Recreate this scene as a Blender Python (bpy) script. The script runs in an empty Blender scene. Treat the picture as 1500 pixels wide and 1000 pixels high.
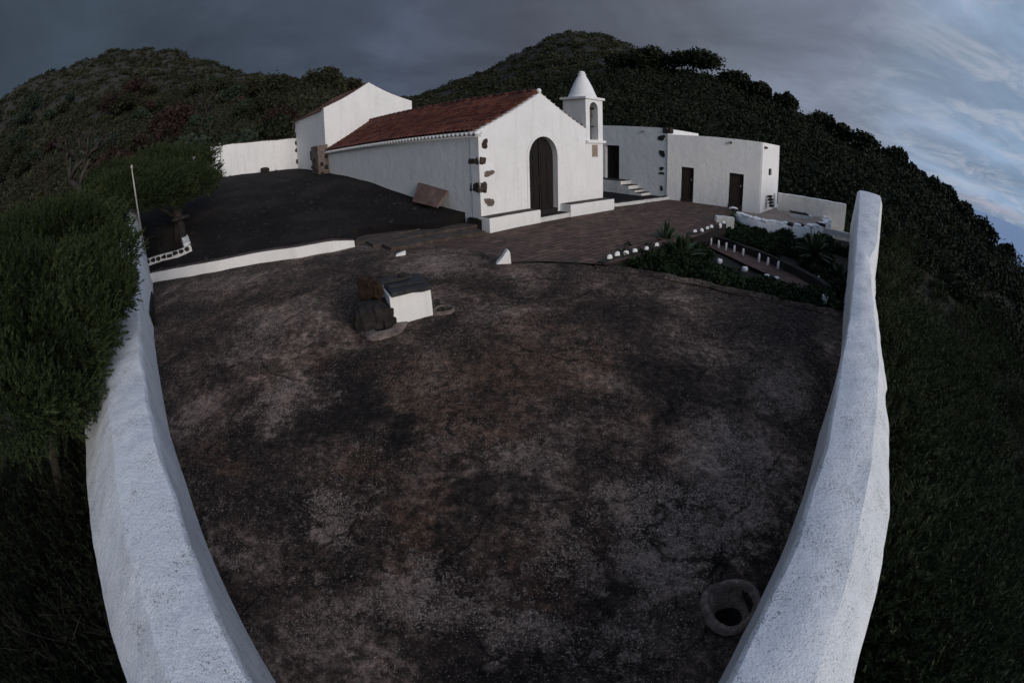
import bpy, bmesh, math, random
import numpy as np
from mathutils import Vector, Matrix
from mathutils.geometry import delaunay_2d_cdt, tessellate_polygon
random.seed(7); rng = np.random.default_rng(7)
C = bpy.context.scene.collection
R = math.radians
Z0 = 2.62                      # eye height above the paved forecourt (forecourt is z = 0)
PITCH, ROLL, F = R(-24.5), R(1.8), 690.0

# ---------------------------------------------------------------- sight lines of the surveyed photo (1500 x 1000)
def ray(px, py):
    x, y = px - 750.0, py - 500.0
    r = math.hypot(x, y); th = 2 * math.asin(r / (2 * F))
    v = (x / r * math.sin(th), math.cos(th), -y / r * math.sin(th))
    c, s = math.cos(ROLL), math.sin(ROLL)
    v = (c * v[0] + s * v[2], v[1], -s * v[0] + c * v[2])
    c, s = math.cos(PITCH), math.sin(PITCH)
    return Vector((v[0], c * v[1] - s * v[2], s * v[1] + c * v[2]))
def gz(px, py, z=0.0):           # point on the level z (world)
    d = ray(px, py); t = (z - Z0) / d.z
    return Vector((d.x * t, d.y * t, z))
def gs(px, py, z0, s):           # point on the plane z = z0 + s*y
    d = ray(px, py); t = (z0 - Z0) / (d.z - s * d.y)
    return Vector((d.x * t, d.y * t, Z0 + d.z * t))
def gp(px, py, A, az):           # point on the upright plane through A running at azimuth az (degrees)
    d = ray(px, py); n = Vector((math.cos(R(az)), -math.sin(R(az))))
    t = (A.x * n.x + A.y * n.y) / (d.x * n.x + d.y * n.y)
    return Vector((d.x * t, d.y * t, Z0 + d.z * t))
def gr(px, py, r):               # point at ground distance r
    d = ray(px, py); t = r / math.hypot(d.x, d.y)
    return Vector((d.x * t, d.y * t, Z0 + d.z * t))
def azv(az): return Vector((math.sin(R(az)), math.cos(R(az)), 0))

TS = .12; TZ = Z0 - 3.8                     # mortar catchment: z = TZ + TS*y, levelling at the top
# ---------------------------------------------------------------- materials
def newmat(name, rough=0.9, spec=0.25):
    m = bpy.data.materials.new(name); m.use_nodes = True
    nt = m.node_tree; b = nt.nodes['Principled BSDF']
    b.inputs['Roughness'].default_value = rough
    b.inputs['Specular IOR Level'].default_value = spec
    return m, nt, b
class N:
    def __init__(s, nt, obj=True, scale=(1, 1, 1)):
        s.nt = nt; tc = nt.nodes.new('ShaderNodeTexCoord')
        g = nt.nodes.new('ShaderNodeNewGeometry')
        mp = nt.nodes.new('ShaderNodeMapping'); mp.inputs['Scale'].default_value = scale
        nt.links.new(tc.outputs['Object'] if obj else g.outputs['Position'], mp.inputs['Vector'])
        s.v = mp.outputs[0]
    def noise(s, sc, det=6, rough=.6, dist=0, vec=None):
        n = s.nt.nodes.new('ShaderNodeTexNoise'); n.inputs['Scale'].default_value = sc
        n.inputs['Detail'].default_value = det; n.inputs['Roughness'].default_value = rough
        n.inputs['Distortion'].default_value = dist
        s.nt.links.new(vec or s.v, n.inputs['Vector']); return n.outputs['Fac']
    def voro(s, sc, feature='F1', rnd=1):
        n = s.nt.nodes.new('ShaderNodeTexVoronoi'); n.inputs['Scale'].default_value = sc
        n.feature = feature; n.inputs['Randomness'].default_value = rnd
        s.nt.links.new(s.v, n.inputs['Vector']); return n
    def ramp(s, fac, stops, interp='LINEAR'):
        n = s.nt.nodes.new('ShaderNodeValToRGB'); n.color_ramp.interpolation = interp
        e = n.color_ramp.elements
        while len(e) < len(stops): e.new(.5)
        for k, (p, c) in enumerate(stops):
            e[k].position = p; e[k].color = (c, c, c, 1) if isinstance(c, (int, float)) else (*c, 1)
        s.nt.links.new(fac, n.inputs[0]); return n.outputs[0]
    def mix(s, f, a, b, mode='MIX'):
        n = s.nt.nodes.new('ShaderNodeMix'); n.data_type = 'RGBA'; n.blend_type = mode
        for k, v in ((0, f), (6, a), (7, b)):
            if isinstance(v, (int, float)): n.inputs[k].default_value = v
            elif isinstance(v, tuple): n.inputs[k].default_value = (*v, 1)
            else: s.nt.links.new(v, n.inputs[k])
        return n.outputs[2]
    def math(s, op, a, b=0.0, c=None):
        n = s.nt.nodes.new('ShaderNodeMath'); n.operation = op
        for k, v in ((0, a), (1, b), (2, c)):
            if v is None: continue
            if isinstance(v, (int, float)): n.inputs[k].default_value = v
            else: s.nt.links.new(v, n.inputs[k])
        return n.outputs[0]
    def bump(s, h, b, st=.5, dist=.02):
        n = s.nt.nodes.new('ShaderNodeBump'); n.inputs['Strength'].default_value = st
        n.inputs['Distance'].default_value = dist
        s.nt.links.new(h, n.inputs['Height']); s.nt.links.new(n.outputs[0], b.inputs['Normal'])
    def col(s, c, b): s.nt.links.new(c, b.inputs['Base Color'])

def plaster(name, base=(.79, .785, .785), dirt=.35, specks=0.0, bumpd=.02, splash=0.0):
    m, nt, b = newmat(name, .92, .15); n = N(nt, False)
    big = n.noise(.9, 7, .65, .4)
    c = n.mix(n.ramp(big, [(.35, 0), (.75, dirt)]), base, tuple(x * .72 for x in base))
    mid = n.noise(7, 8, .7)
    c = n.mix(n.ramp(mid, [(.5, 0), (.8, dirt * .8)]), c, (.50, .49, .48))
    if specks:
        cl = n.noise(3.2, 5, .6, .3)
        f1 = n.noise(85, 3, .7); f2 = n.noise(32, 5, .75, .6)
        thr = n.math('MULTIPLY_ADD', cl, -.30 * specks, .735)
        sp = n.ramp(n.math('SUBTRACT', f1, thr), [(.0, 0), (.03, 1)])
        sp2 = n.ramp(n.math('SUBTRACT', f2, n.math('MULTIPLY_ADD', cl, -.2 * specks, .70)), [(0, 0), (.02, 1)])
        c = n.mix(n.math('MULTIPLY', sp, .8), c, (.09, .085, .08))
        c = n.mix(n.math('MULTIPLY', sp2, .75), c, (.13, .12, .115))
    stv = nt.nodes.new('ShaderNodeMapping'); stv.inputs['Scale'].default_value = (5, 5, .45); nt.links.new(n.v, stv.inputs['Vector'])
    c = n.mix(n.ramp(n.noise(1.0, 7, .62, .2, stv.outputs[0]), [(.50, 0), (.74, .16 + dirt * .5)]), c, tuple(x * .62 for x in base))
    if splash:                        # earth splashed on the foot of the wall
        sep = nt.nodes.new('ShaderNodeSeparateXYZ'); nt.links.new(n.v, sep.inputs[0])
    n.col(c, b)
    h = n.math('ADD', n.math('MULTIPLY', n.noise(3.0, 6, .6), 1.0), n.math('MULTIPLY', n.noise(30, 5, .7), .35))
    n.bump(h, b, .6, bumpd * 2.2)
    return m
M = {}
M['white'] = plaster('white_plaster')
M['white_old'] = plaster('lichened_plaster', (.77, .785, .80), .45, .95, .03)
M['white_worn'] = plaster('worn_whitewash', (.72, .71, .69), .9, .7, .03)
M['white_fresh'] = plaster('fresh_whitewash', (.80, .79, .78), .2, 0, .02)

def ground_terrace():
    m, nt, b = newmat('crusted_mortar_floor', .93, .2); n = N(nt, False)
    wn_ = nt.nodes.new('ShaderNodeTexNoise'); wn_.inputs['Scale'].default_value = 1.15; wn_.inputs['Detail'].default_value = 9; wn_.inputs['Roughness'].default_value = .74; nt.links.new(n.v, wn_.inputs['Vector'])
    ws = nt.nodes.new('ShaderNodeVectorMath'); ws.operation = 'MULTIPLY_ADD'; ws.inputs[1].default_value = (3.4, 3.4, 0)
    nt.links.new(wn_.outputs['Color'], ws.inputs[0]); nt.links.new(n.v, ws.inputs[2])
    def blots(spots):
        tot = None
        for px, py, r, a in spots:
            p = gs(px, py, TZ, TS); d = nt.nodes.new('ShaderNodeVectorMath'); d.operation = 'DISTANCE'
            fl = nt.nodes.new('ShaderNodeVectorMath'); fl.operation = 'MULTIPLY'; fl.inputs[1].default_value = (1, 1, 0); nt.links.new(ws.outputs[0], fl.inputs[0])
            d.inputs[1].default_value = (p.x + 1.7, p.y + 1.7, 0); nt.links.new(fl.outputs[0], d.inputs[0])
            f = n.math('MULTIPLY', n.ramp(n.math('DIVIDE', d.outputs['Value'], r * 2), [(.2, 1), (.5, 0)]), a)
            tot = f if tot is None else n.math('MAXIMUM', tot, f)
        return tot
    dark = blots(((500, 600, .95, 1), (420, 630, .6, .9), (590, 640, .5, 1), (700, 720, .7, .95), (760, 740, .5, .8), (1010, 560, 1.0, .8), (930, 470, 1.1, .55), (870, 830, .5, .7), (320, 560, .4, .6), (1130, 880, .45, .9), (560, 950, .3, .6), (700, 420, .9, .6), (1100, 820, .4, .7), (440, 740, .3, .7)))
    pale = blots(((400, 470, 1.1, .8), (330, 410, 1.3, .55), (420, 590, .8, .9), (350, 520, .6, .7), (300, 600, .5, .7), (620, 850, .55, .8), (480, 760, .45, .8), (560, 900, .4, .7), (960, 760, .7, .8), (1060, 660, .9, .7), (880, 900, .5, .55), (330, 800, .35, .8), (640, 380, 1.2, .7), (760, 660, .5, .55), (1050, 790, .4, .7), (1150, 570, .8, .5), (1000, 850, .5, .8), (930, 940, .4, .7), (1085, 735, .45, .8), (770, 930, .4, .7), (690, 870, .4, .6), (820, 780, .35, .6), (480, 900, .3, .6), (1130, 700, .4, .7)))
    warm = blots(((640, 560, 1.2, .8), (800, 520, 1.4, .8), (620, 740, .8, .9), (310, 680, .5, 1), (830, 820, .7, .8), (450, 520, .8, .6), (700, 620, .6, .9), (980, 640, .8, .5), (540, 690, .5, .7)))
    big = n.noise(.5, 8, .66, .5); mid = n.noise(1.9, 9, .7, .6); fine = n.noise(9, 10, .8, .3); vf = n.noise(34, 6, .85)
    c = n.ramp(big, [(.40, (.018, .0125, .0105)), (.47, (.056, .040, .033)), (.53, (.115, .085, .071)), (.60, (.25, .195, .17))])
    c = n.mix(n.math('MULTIPLY', warm, .6), c, n.ramp(mid, [(.38, (.060, .033, .021)), (.60, (.185, .105, .070))]))
    c = n.mix(n.math('MULTIPLY', n.math('MULTIPLY', pale, .72), n.ramp(mid, [(.42, .0), (.54, 1)])), c, (.27, .212, .182))
    c = n.mix(n.ramp(n.noise(1.1, 9, .74, 1.0), [(.44, 0), (.56, .7)]), n.mix(.68, c, (.013, .010, .009)), c)
    c = n.mix(n.math('MULTIPLY', dark, .9), c, (.014, .011, .010))
    c = n.mix(1, c, n.ramp(fine, [(.38, .22), (.5, .95), (.60, 2.3)]), 'MULTIPLY')
    c = n.mix(1, c, n.ramp(vf, [(.32, .45), (.66, 1.7)]), 'MULTIPLY')
    live = n.math('SUBTRACT', n.math('MULTIPLY_ADD', pale, .68, .46), n.math('MULTIPLY', dark, .45))
    # granular lichen crust, thickest where the floor is pale
    g = n.ramp(n.math('ADD', n.noise(42, 5, .8, .2), n.math('MULTIPLY', live, .12)), [(.655, 0), (.70, 1)])
    c = n.mix(n.math('MULTIPLY', g, .85), c, (.52, .43, .385))
    g2 = n.ramp(n.math('ADD', n.noise(13, 9, .82, .6), n.math('MULTIPLY', live, .10)), [(.60, 0), (.66, 1)])
    c = n.mix(n.math('MULTIPLY', g2, .6), c, (.31, .255, .235))
    for sc, r, k in ((8, .15, .60), (21, .22, .54), (46, .28, .50)):
        v = n.voro(sc); sp = n.ramp(v.outputs['Distance'], [(r * .6, 1), (r, 0)])
        rnd = nt.nodes.new('ShaderNodeSeparateColor'); nt.links.new(v.outputs['Color'], rnd.inputs[0])
        keep = n.ramp(n.math('ADD', rnd.outputs[0], n.math('MULTIPLY', live, .2)), [(.74, 0), (.76, 1)])
        clu = n.ramp(n.math('ADD', n.noise(.9, 6, .7, .8), n.math('MULTIPLY', live, .10)), [(k, 0), (k + .12, 1)])
        f = n.math('MULTIPLY', n.math('MULTIPLY', sp, keep), clu)
        c = n.mix(n.math('MULTIPLY', f, .85), c, (.62, .56, .51))
    v = n.voro(.42, 'DISTANCE_TO_EDGE')
    nn = nt.nodes.new('ShaderNodeTexNoise'); nn.inputs['Scale'].default_value = .8; nn.inputs['Detail'].default_value = 10; nn.inputs['Roughness'].default_value = .62; nt.links.new(n.v, nn.inputs['Vector'])
    wv = nt.nodes.new('ShaderNodeVectorMath'); wv.operation = 'MULTIPLY_ADD'; wv.inputs[1].default_value = (.8, .8, .8)
    nt.links.new(nn.outputs['Color'], wv.inputs[0]); nt.links.new(n.v, wv.inputs[2]); nt.links.new(wv.outputs[0], v.inputs['Vector'])
    cr = n.math('MULTIPLY', n.ramp(v.outputs['Distance'], [(.0, 1), (.006, 0)]), n.ramp(n.noise(1.1, 3, .5), [(.47, 0), (.53, 1)]))
    c = n.mix(n.math('MULTIPLY', cr, .9), c, (.004, .003, .003))
    c = n.mix(1, c, (1.05, .98, .90), 'MULTIPLY')
    n.col(c, b)
    h = n.math('ADD', n.math('MULTIPLY', n.noise(6, 10, .75), 1.0), n.math('MULTIPLY', vf, .3))
    h = n.math('SUBTRACT', h, n.math('MULTIPLY', cr, .5))
    n.bump(h, b, 1.0, .11); return m
M['terrace'] = ground_terrace()

def simple(name, stops, sc=6, rough=.9, det=8, st=.6, dist=.02, obj=False, nr=.65, scale=(1, 1, 1), spec=.25, sc2=None):
    m, nt, b = newmat(name, rough, spec); n = N(nt, obj, scale)
    f = n.noise(sc, det, nr, .3); c = n.ramp(f, stops)
    c = n.mix(1, c, n.ramp(n.noise(sc * 6, 6, .75), [(.3, .55), (.7, 1.5)]), 'MULTIPLY')
    n.col(c, b); n.bump(n.noise(sc2 or sc * 3, 8, .7), b, st, dist); return m
M['gravel'] = simple('black_cinder_gravel', [(.3, (.0045, .0036, .0040)), (.6, (.0085, .0068, .0072)), (.8, (.016, .0125, .0125))], 14, .95, 10, 1, .03)
def gravel():
    m, nt, b = newmat('black_cinder_gravel', .95, .2); n = N(nt, False)
    c = n.ramp(n.noise(.5, 6, .6, .4), [(.35, (.0045, .0038, .0042)), (.52, (.0085, .0068, .0068)), (.66, (.024, .018, .0155))])
    c = n.mix(1, c, n.ramp(n.noise(30, 6, .8), [(.34, .35), (.5, 1), (.66, 2.4)]), 'MULTIPLY')
    v = n.voro(9); sp = n.ramp(v.outputs['Distance'], [(.09, 1), (.16, 0)]); rnd = nt.nodes.new('ShaderNodeSeparateColor'); nt.links.new(v.outputs['Color'], rnd.inputs[0])
    c = n.mix(n.math('MULTIPLY', sp, n.ramp(rnd.outputs[0], [(.86, 0), (.9, .7)])), c, (.07, .058, .055))
    n.col(c, b); n.bump(n.math('ADD', n.noise(26, 8, .8), n.math('MULTIPLY', n.noise(2.2, 5, .6), 1.5)), b, 1, .06); return m
M['gravel'] = gravel()
M['lava'] = simple('brown_lava_stone', [(.3, (.020, .015, .013)), (.55, (.065, .046, .038)), (.75, (.17, .13, .11))], 7, .95, 9, 1, .05)
M['dark_stone'] = simple('dark_lava_stone', [(.3, (.012, .010, .010)), (.6, (.035, .029, .027)), (.8, (.08, .07, .065))], 8, .95, 9, 1, .05)
M['mortar'] = simple('brown_mortar', [(.3, (.06, .045, .040)), (.55, (.16, .125, .11)), (.75, (.28, .23, .21))], 7, .95, 9, .9, .03)
M['pale_earth'] = simple('trodden_pale_earth', [(.3, (.16, .125, .105)), (.55, (.26, .21, .18)), (.75, (.38, .32, .28))], 5, .95, 9, .9, .03)
M['wood_brown'] = simple('brown_plank_wood', [(.3, (.020, .013, .010)), (.55, (.042, .028, .022)), (.8, (.075, .054, .044))], 5, .75, 8, .5, .006, scale=(4, 4, .5))
M['drain'] = simple('stained_mortar', [(.3, (0.0706, 0.0538, 0.0456)), (.55, (0.1714, 0.1306, 0.1094)), (.75, (0.3629, 0.2880, 0.2462))], 9, .95, 9, 1, .04)
M['steps'] = simple('worn_stone_step', [(.3, (.030, .022, .018)), (.55, (.075, .056, .048)), (.8, (.14, .11, .095))], 5, .95, 9, .9, .03)
M['wood'] = simple('dark_door_wood', [(.3, (0.0048, 0.0036, 0.0030)), (.55, (0.0102, 0.0072, 0.0060)), (.8, (0.0216, 0.0156, 0.0132))], 5, .7, 8, .5, .006, scale=(4, 4, .5))
M['board'] = simple('weathered_board', [(.3, (.10, .055, .045)), (.55, (.15, .095, .082)), (.8, (.22, .16, .14))], 3, .85, 8, .4, .01)
M['rust'] = simple('rusty_stone', [(.3, (0.0144, 0.0080, 0.0048)), (.55, (0.0400, 0.0208, 0.0112)), (.8, (0.0880, 0.0520, 0.0320))], 8, .9, 9, 1, .04)
M['lid'] = simple('dark_lid_boards', [(.3, (.012, .012, .014)), (.55, (.030, .030, .033)), (.8, (.07, .07, .072))], 5, .75, 8, .6, .01, scale=(1, 6, 1))
M['earth'] = simple('garden_soil', [(.3, (.012, .010, .009)), (.55, (.026, .021, .018)), (.8, (.05, .042, .034))], 5, .95, 9, 1, .05)
M['hill'] = simple('hillside_earth', [(.3, (0.0138, 0.0130, 0.0091)), (.5, (0.0295, 0.0271, 0.0190)), (.66, (0.0512, 0.0452, 0.0326)), (.8, (0.0886, 0.0783, 0.0579))], .12, .95, 10, 1, .5, nr=.8, sc2=.8)
M['metal'] = simple('galvanised_metal', [(.3, (.25, .23, .20)), (.7, (.45, .42, .38))], 6, .5, 4, .2, .003, spec=.5)
M['plaque'] = simple('sandstone_plaque', [(.3, (.22, .17, .13)), (.7, (.36, .29, .23))], 14, .85, 6, .5, .01)
M['bronze'] = simple('old_bronze', [(.3, (.03, .026, .02)), (.7, (.07, .06, .045))], 8, .5, 5, .3, .005)
M['bark'] = simple('grey_bark', [(.3, (0.0150, 0.0120, 0.0100)), (.6, (0.0400, 0.0325, 0.0275)), (.8, (0.0700, 0.0600, 0.0525))], 9, .95, 8, 1, .02)
M['black'] = simple('dark_interior', [(.3, (.006, .006, .006)), (.7, (.012, .011, .010))], 4, .9)

def paving():
    m, nt, b = newmat('brown_stone_paving', .9, .25); n = N(nt, False)
    mp = n.v.node; mp.inputs['Rotation'].default_value = (0, 0, R(-43.0))
    wob = nt.nodes.new('ShaderNodeVectorMath'); wob.operation = 'ADD'
    nn = nt.nodes.new('ShaderNodeTexNoise'); nn.inputs['Scale'].default_value = 3.5; nt.links.new(n.v, nn.inputs['Vector'])
    sc = nt.nodes.new('ShaderNodeVectorMath'); sc.operation = 'SCALE'; sc.inputs['Scale'].default_value = .11
    nt.links.new(nn.outputs['Color'], sc.inputs[0]); nt.links.new(n.v, wob.inputs[0]); nt.links.new(sc.outputs[0], wob.inputs[1])
    br = nt.nodes.new('ShaderNodeTexBrick'); nt.links.new(wob.outputs[0], br.inputs['Vector'])
    for k, v in (('Scale', 1.0), ('Mortar Size', .016), ('Mortar Smooth', .4), ('Brick Width', .52), ('Row Height', .21), ('Bias', 0)): br.inputs[k].default_value = v
    br.inputs['Color1'].default_value = (.135, .080, .060, 1); br.inputs['Color2'].default_value = (.075, .045, .035, 1); br.inputs['Mortar'].default_value = (.010, .008, .007, 1)
    c = n.mix(1, br.outputs['Color'], n.ramp(n.noise(3, 9, .75), [(.3, .4), (.5, 1), (.7, 1.9)]), 'MULTIPLY')
    c = n.mix(n.ramp(n.noise(.5, 5, .6), [(.5, 0), (.7, .6)]), c, (.05, .045, .04))
    n.col(c, b)
    h = n.math('ADD', n.math('MULTIPLY', br.outputs['Fac'], -1.0), n.math('MULTIPLY', n.noise(12, 8, .7), .9))
    n.bump(h, b, .8, .03); return m
M['paving'] = paving()
def slabs():
    m, nt, b = newmat('brown_path_slabs', .9, .25); n = N(nt, False); mp = n.v.node; mp.inputs['Rotation'].default_value = (0, 0, R(14))
    br = nt.nodes.new('ShaderNodeTexBrick'); nt.links.new(n.v, br.inputs['Vector'])
    for k, v in (('Scale', 1.0), ('Mortar Size', .012), ('Brick Width', .75), ('Row Height', .6)): br.inputs[k].default_value = v
    br.inputs['Color1'].default_value = (.11, .065, .052, 1); br.inputs['Color2'].default_value = (.075, .046, .038, 1); br.inputs['Mortar'].default_value = (.02, .015, .013, 1)
    n.col(n.mix(1, br.outputs['Color'], n.ramp(n.noise(4, 8, .7), [(.3, .6), (.7, 1.5)]), 'MULTIPLY'), b)
    n.bump(n.noise(14, 8, .7), b, .5, .02); return m
M['slabs'] = slabs()
def tiles():
    m, nt, b = newmat('red_clay_tile', .85, .25); n = N(nt, True)
    v = n.voro(3.6); sep = nt.nodes.new('ShaderNodeSeparateColor'); nt.links.new(v.outputs['Color'], sep.inputs[0])
    c = n.ramp(sep.outputs[0], [(0, (0.0559, 0.0171, 0.0118)), (.5, (0.1052, 0.0296, 0.0183)), (1, (0.1710, 0.0559, 0.0326))])
    c = n.mix(n.ramp(n.noise(2.2, 8, .7, .5), [(.50, 0), (.75, .6)]), c, (0.0577, 0.0336, 0.0273))
    c = n.mix(n.ramp(n.noise(9, 6, .75), [(.60, 0), (.68, .55)]), c, (.28, .22, .19))
    c = n.mix(1, c, n.ramp(n.noise(25, 6, .7), [(.3, .6), (.7, 1.4)]), 'MULTIPLY')
    n.col(c, b); n.bump(n.noise(18, 6, .7), b, .5, .02); return m
M['tile'] = tiles()
def tile_old():
    m, nt, b = newmat('weathered_clay_tile', .9, .2); n = N(nt, True)
    c = n.ramp(n.noise(3, 8, .7), [(.3, (.07, .035, .026)), (.5, (.14, .065, .045)), (.7, (.22, .16, .13))])
    n.col(c, b); n.bump(n.noise(18, 6, .7), b, .5, .02); return m
M['tile_old'] = tile_old()
def leafmat(name, a, b_, c_, rough=.75):
    m, nt, b = newmat(name, rough, .15); n = N(nt, False)
    g = nt.nodes.new('ShaderNodeNewGeometry')
    f = n.math('ADD', n.math('MULTIPLY', g.outputs['Random Per Island'], .28), n.math('MULTIPLY', n.noise(.8, 4, .6), .75))
    n.col(n.ramp(f, [(.22, a), (.5, b_), (.78, c_)]), b)
    b.inputs['Subsurface Weight'].default_value = 0
    return m
def scrubmat(name):
    m, nt, b = newmat(name, .85, .1); n = N(nt, False)
    g = nt.nodes.new('ShaderNodeNewGeometry')
    f = n.math('ADD', n.math('ADD', n.math('MULTIPLY', g.outputs['Random Per Island'], .12), n.math('MULTIPLY', n.noise(.06, 4, .6, .5), .55)), n.math('MULTIPLY', n.noise(.55, 3, .5), .5))
    c = n.ramp(f, [(.30, (0.0085, 0.0094, 0.0056)), (.5, (0.0179, 0.0209, 0.0113)), (.66, (0.0340, 0.0376, 0.0208)), (.8, (0.0708, 0.0690, 0.0435))])
    c = n.mix(n.ramp(n.noise(.13, 6, .7, 1), [(.57, 0), (.68, .6)]), c, (0.0600, 0.0330, 0.0240))
    n.col(c, b); return m
M['scrub'] = scrubmat('hillside_scrub')
M['wood_dark'] = leafmat('evergreen_foliage', (0.0057, 0.0080, 0.0051), (0.0126, 0.0174, 0.0089), (0.0321, 0.0375, 0.0191))
M['juniper'] = leafmat('juniper_foliage', (0.0093, 0.0144, 0.0060), (0.0247, 0.0376, 0.0128), (0.0538, 0.0707, 0.0282))
M['heath'] = leafmat('heath_foliage', (0.0093, 0.0140, 0.0070), (0.0232, 0.0325, 0.0140), (0.0605, 0.0744, 0.0349))
M['red_bush'] = leafmat('reddish_foliage', (0.0112, 0.0078, 0.0067), (0.0269, 0.0157, 0.0134), (0.0504, 0.0302, 0.0246))
M['blue_bush'] = leafmat('grey_green_foliage', (0.0112, 0.0169, 0.0112), (0.0248, 0.0360, 0.0236), (0.0473, 0.0630, 0.0428))
M['undergrowth'] = leafmat('dark_undergrowth', (.004, .005, .003), (.009, .012, .006), (.020, .022, .012))
M['garden_leaf'] = leafmat('garden_foliage', (0.0060, 0.0108, 0.0036), (0.0132, 0.0240, 0.0084), (0.0288, 0.0432, 0.0168))
M['agave'] = leafmat('agave_leaf', (.022, .034, .018), (.042, .060, .032), (.07, .09, .05), .5)
M['twig'] = leafmat('dry_twig', (0.0180, 0.0150, 0.0132), (0.0360, 0.0300, 0.0270), (0.0600, 0.0528, 0.0468))

# ---------------------------------------------------------------- object helpers
def tag(o, label=None, cat=None, group=None, kind=None):
    if label: o['label'] = label
    if cat: o['category'] = cat
    if group: o['group'] = group
    if kind: o['kind'] = kind
    return o
def empty(name, loc, label, cat, group=None):
    o = bpy.data.objects.new(name, None); C.objects.link(o); o.location = loc
    o.empty_display_size = .2
    return tag(o, label, cat, group)
def link(name, me, mat, parent=None):
    o = bpy.data.objects.new(name, me); C.objects.link(o)
    for mm in (mat if isinstance(mat, (list, tuple)) else [mat]): me.materials.append(mm)
    if parent:
        o.parent = parent
        p = parent
        off = Vector((0, 0, 0))
        while p: off += p.location; p = p.parent
        o.location = (0, 0, 0)
        me.transform(Matrix.Translation(-off))
    return o
def mesh_from(verts, faces, name='m', smooth=False):
    me = bpy.data.meshes.new(name); me.from_pydata([tuple(v) for v in verts], [], faces); me.update()
    if smooth: me.polygons.foreach_set('use_smooth', [True] * len(me.polygons))
    return me
def bm_mesh(bm, smooth=False, name='m'):
    me = bpy.data.meshes.new(name); bmesh.ops.recalc_face_normals(bm, faces=bm.faces)
    bm.to_mesh(me); bm.free()
    if smooth: me.polygons.foreach_set('use_smooth', [True] * len(me.polygons))
    return me
def hsh(x, y, z, s=0.0):
    return math.sin(x * 1.7 + s) * .5 + math.sin(y * 2.3 + 1.3 * s + x * .9) * .3 + math.sin(z * 3.1 + y * 1.1 + s * 2) * .2
def rough(bm, amp, cuts=0, freq=3.0, seed=0.0):
    if cuts: bmesh.ops.subdivide_edges(bm, edges=bm.edges[:], cuts=cuts, use_grid_fill=True)
    for v in bm.verts:
        p = v.co * freq
        v.co += Vector((hsh(p.x, p.y, p.z, seed), hsh(p.y, p.z, p.x, seed + 2), hsh(p.z, p.x, p.y, seed + 4))) * amp
def box(bm, o, ax, ay, az_, lo, hi):      # box in the frame o, ax, ay, az between lo and hi
    vs = []
    for k in range(8):
        a = (lo[0], hi[0])[k & 1]; b = (lo[1], hi[1])[(k >> 1) & 1]; c = (lo[2], hi[2])[k >> 2]
        vs.append(bm.verts.new(o + ax * a + ay * b + az_ * c))
    for f in ((0, 1, 3, 2), (4, 6, 7, 5), (0, 4, 5, 1), (2, 3, 7, 6), (0, 2, 6, 4), (1, 5, 7, 3)):
        bm.faces.new([vs[i] for i in f])
UP = Vector((0, 0, 1))
def prism(bm, outline, o, ax, up, dep, d0, d1, holes=()):   # 2D outline (s,z) extruded from d0 to d1 along dep
    loops = [outline] + list(holes)
    flat = [p for l in loops for p in l]
    tris = tessellate_polygon([[Vector((p[0], p[1], 0)) for p in l] for l in loops])
    rings = []
    for d in (d0, d1): rings.append([bm.verts.new(o + ax * p[0] + up * p[1] + dep * d) for p in flat])
    for t in tris:
        for rg in rings:
            try: bm.faces.new([rg[i] for i in t])
            except ValueError: pass
    k = 0
    for l in loops:
        n = len(l)
        for i in range(n):
            a, b = k + i, k + (i + 1) % n
            bm.faces.new([rings[0][a], rings[0][b], rings[1][b], rings[1][a]])
        k += n
def hull_rock(c, sz, seed, sub=3, jag=.22, flat=False):
    bm = bmesh.new(); bmesh.ops.create_icosphere(bm, subdivisions=sub, radius=1)
    r_ = random.Random(seed); s = r_.random() * 50
    for v in bm.verts:
        p = v.co.copy(); k = 1 + jag * hsh(p.x * 2.2, p.y * 2.2, p.z * 2.2, s) + jag * .45 * hsh(p.x * 6, p.y * 6, p.z * 6, s + 9)
        q = Vector([math.copysign(abs(t) ** .75, t) for t in p]) * k
        v.co = Vector((q.x * sz[0], q.y * sz[1], q.z * sz[2]))
    bm.transform(Matrix.Translation(c) @ Matrix.Rotation(r_.random() * 6.3 if not flat else R(-flat), 4, 'Z'))
    return bm
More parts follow.
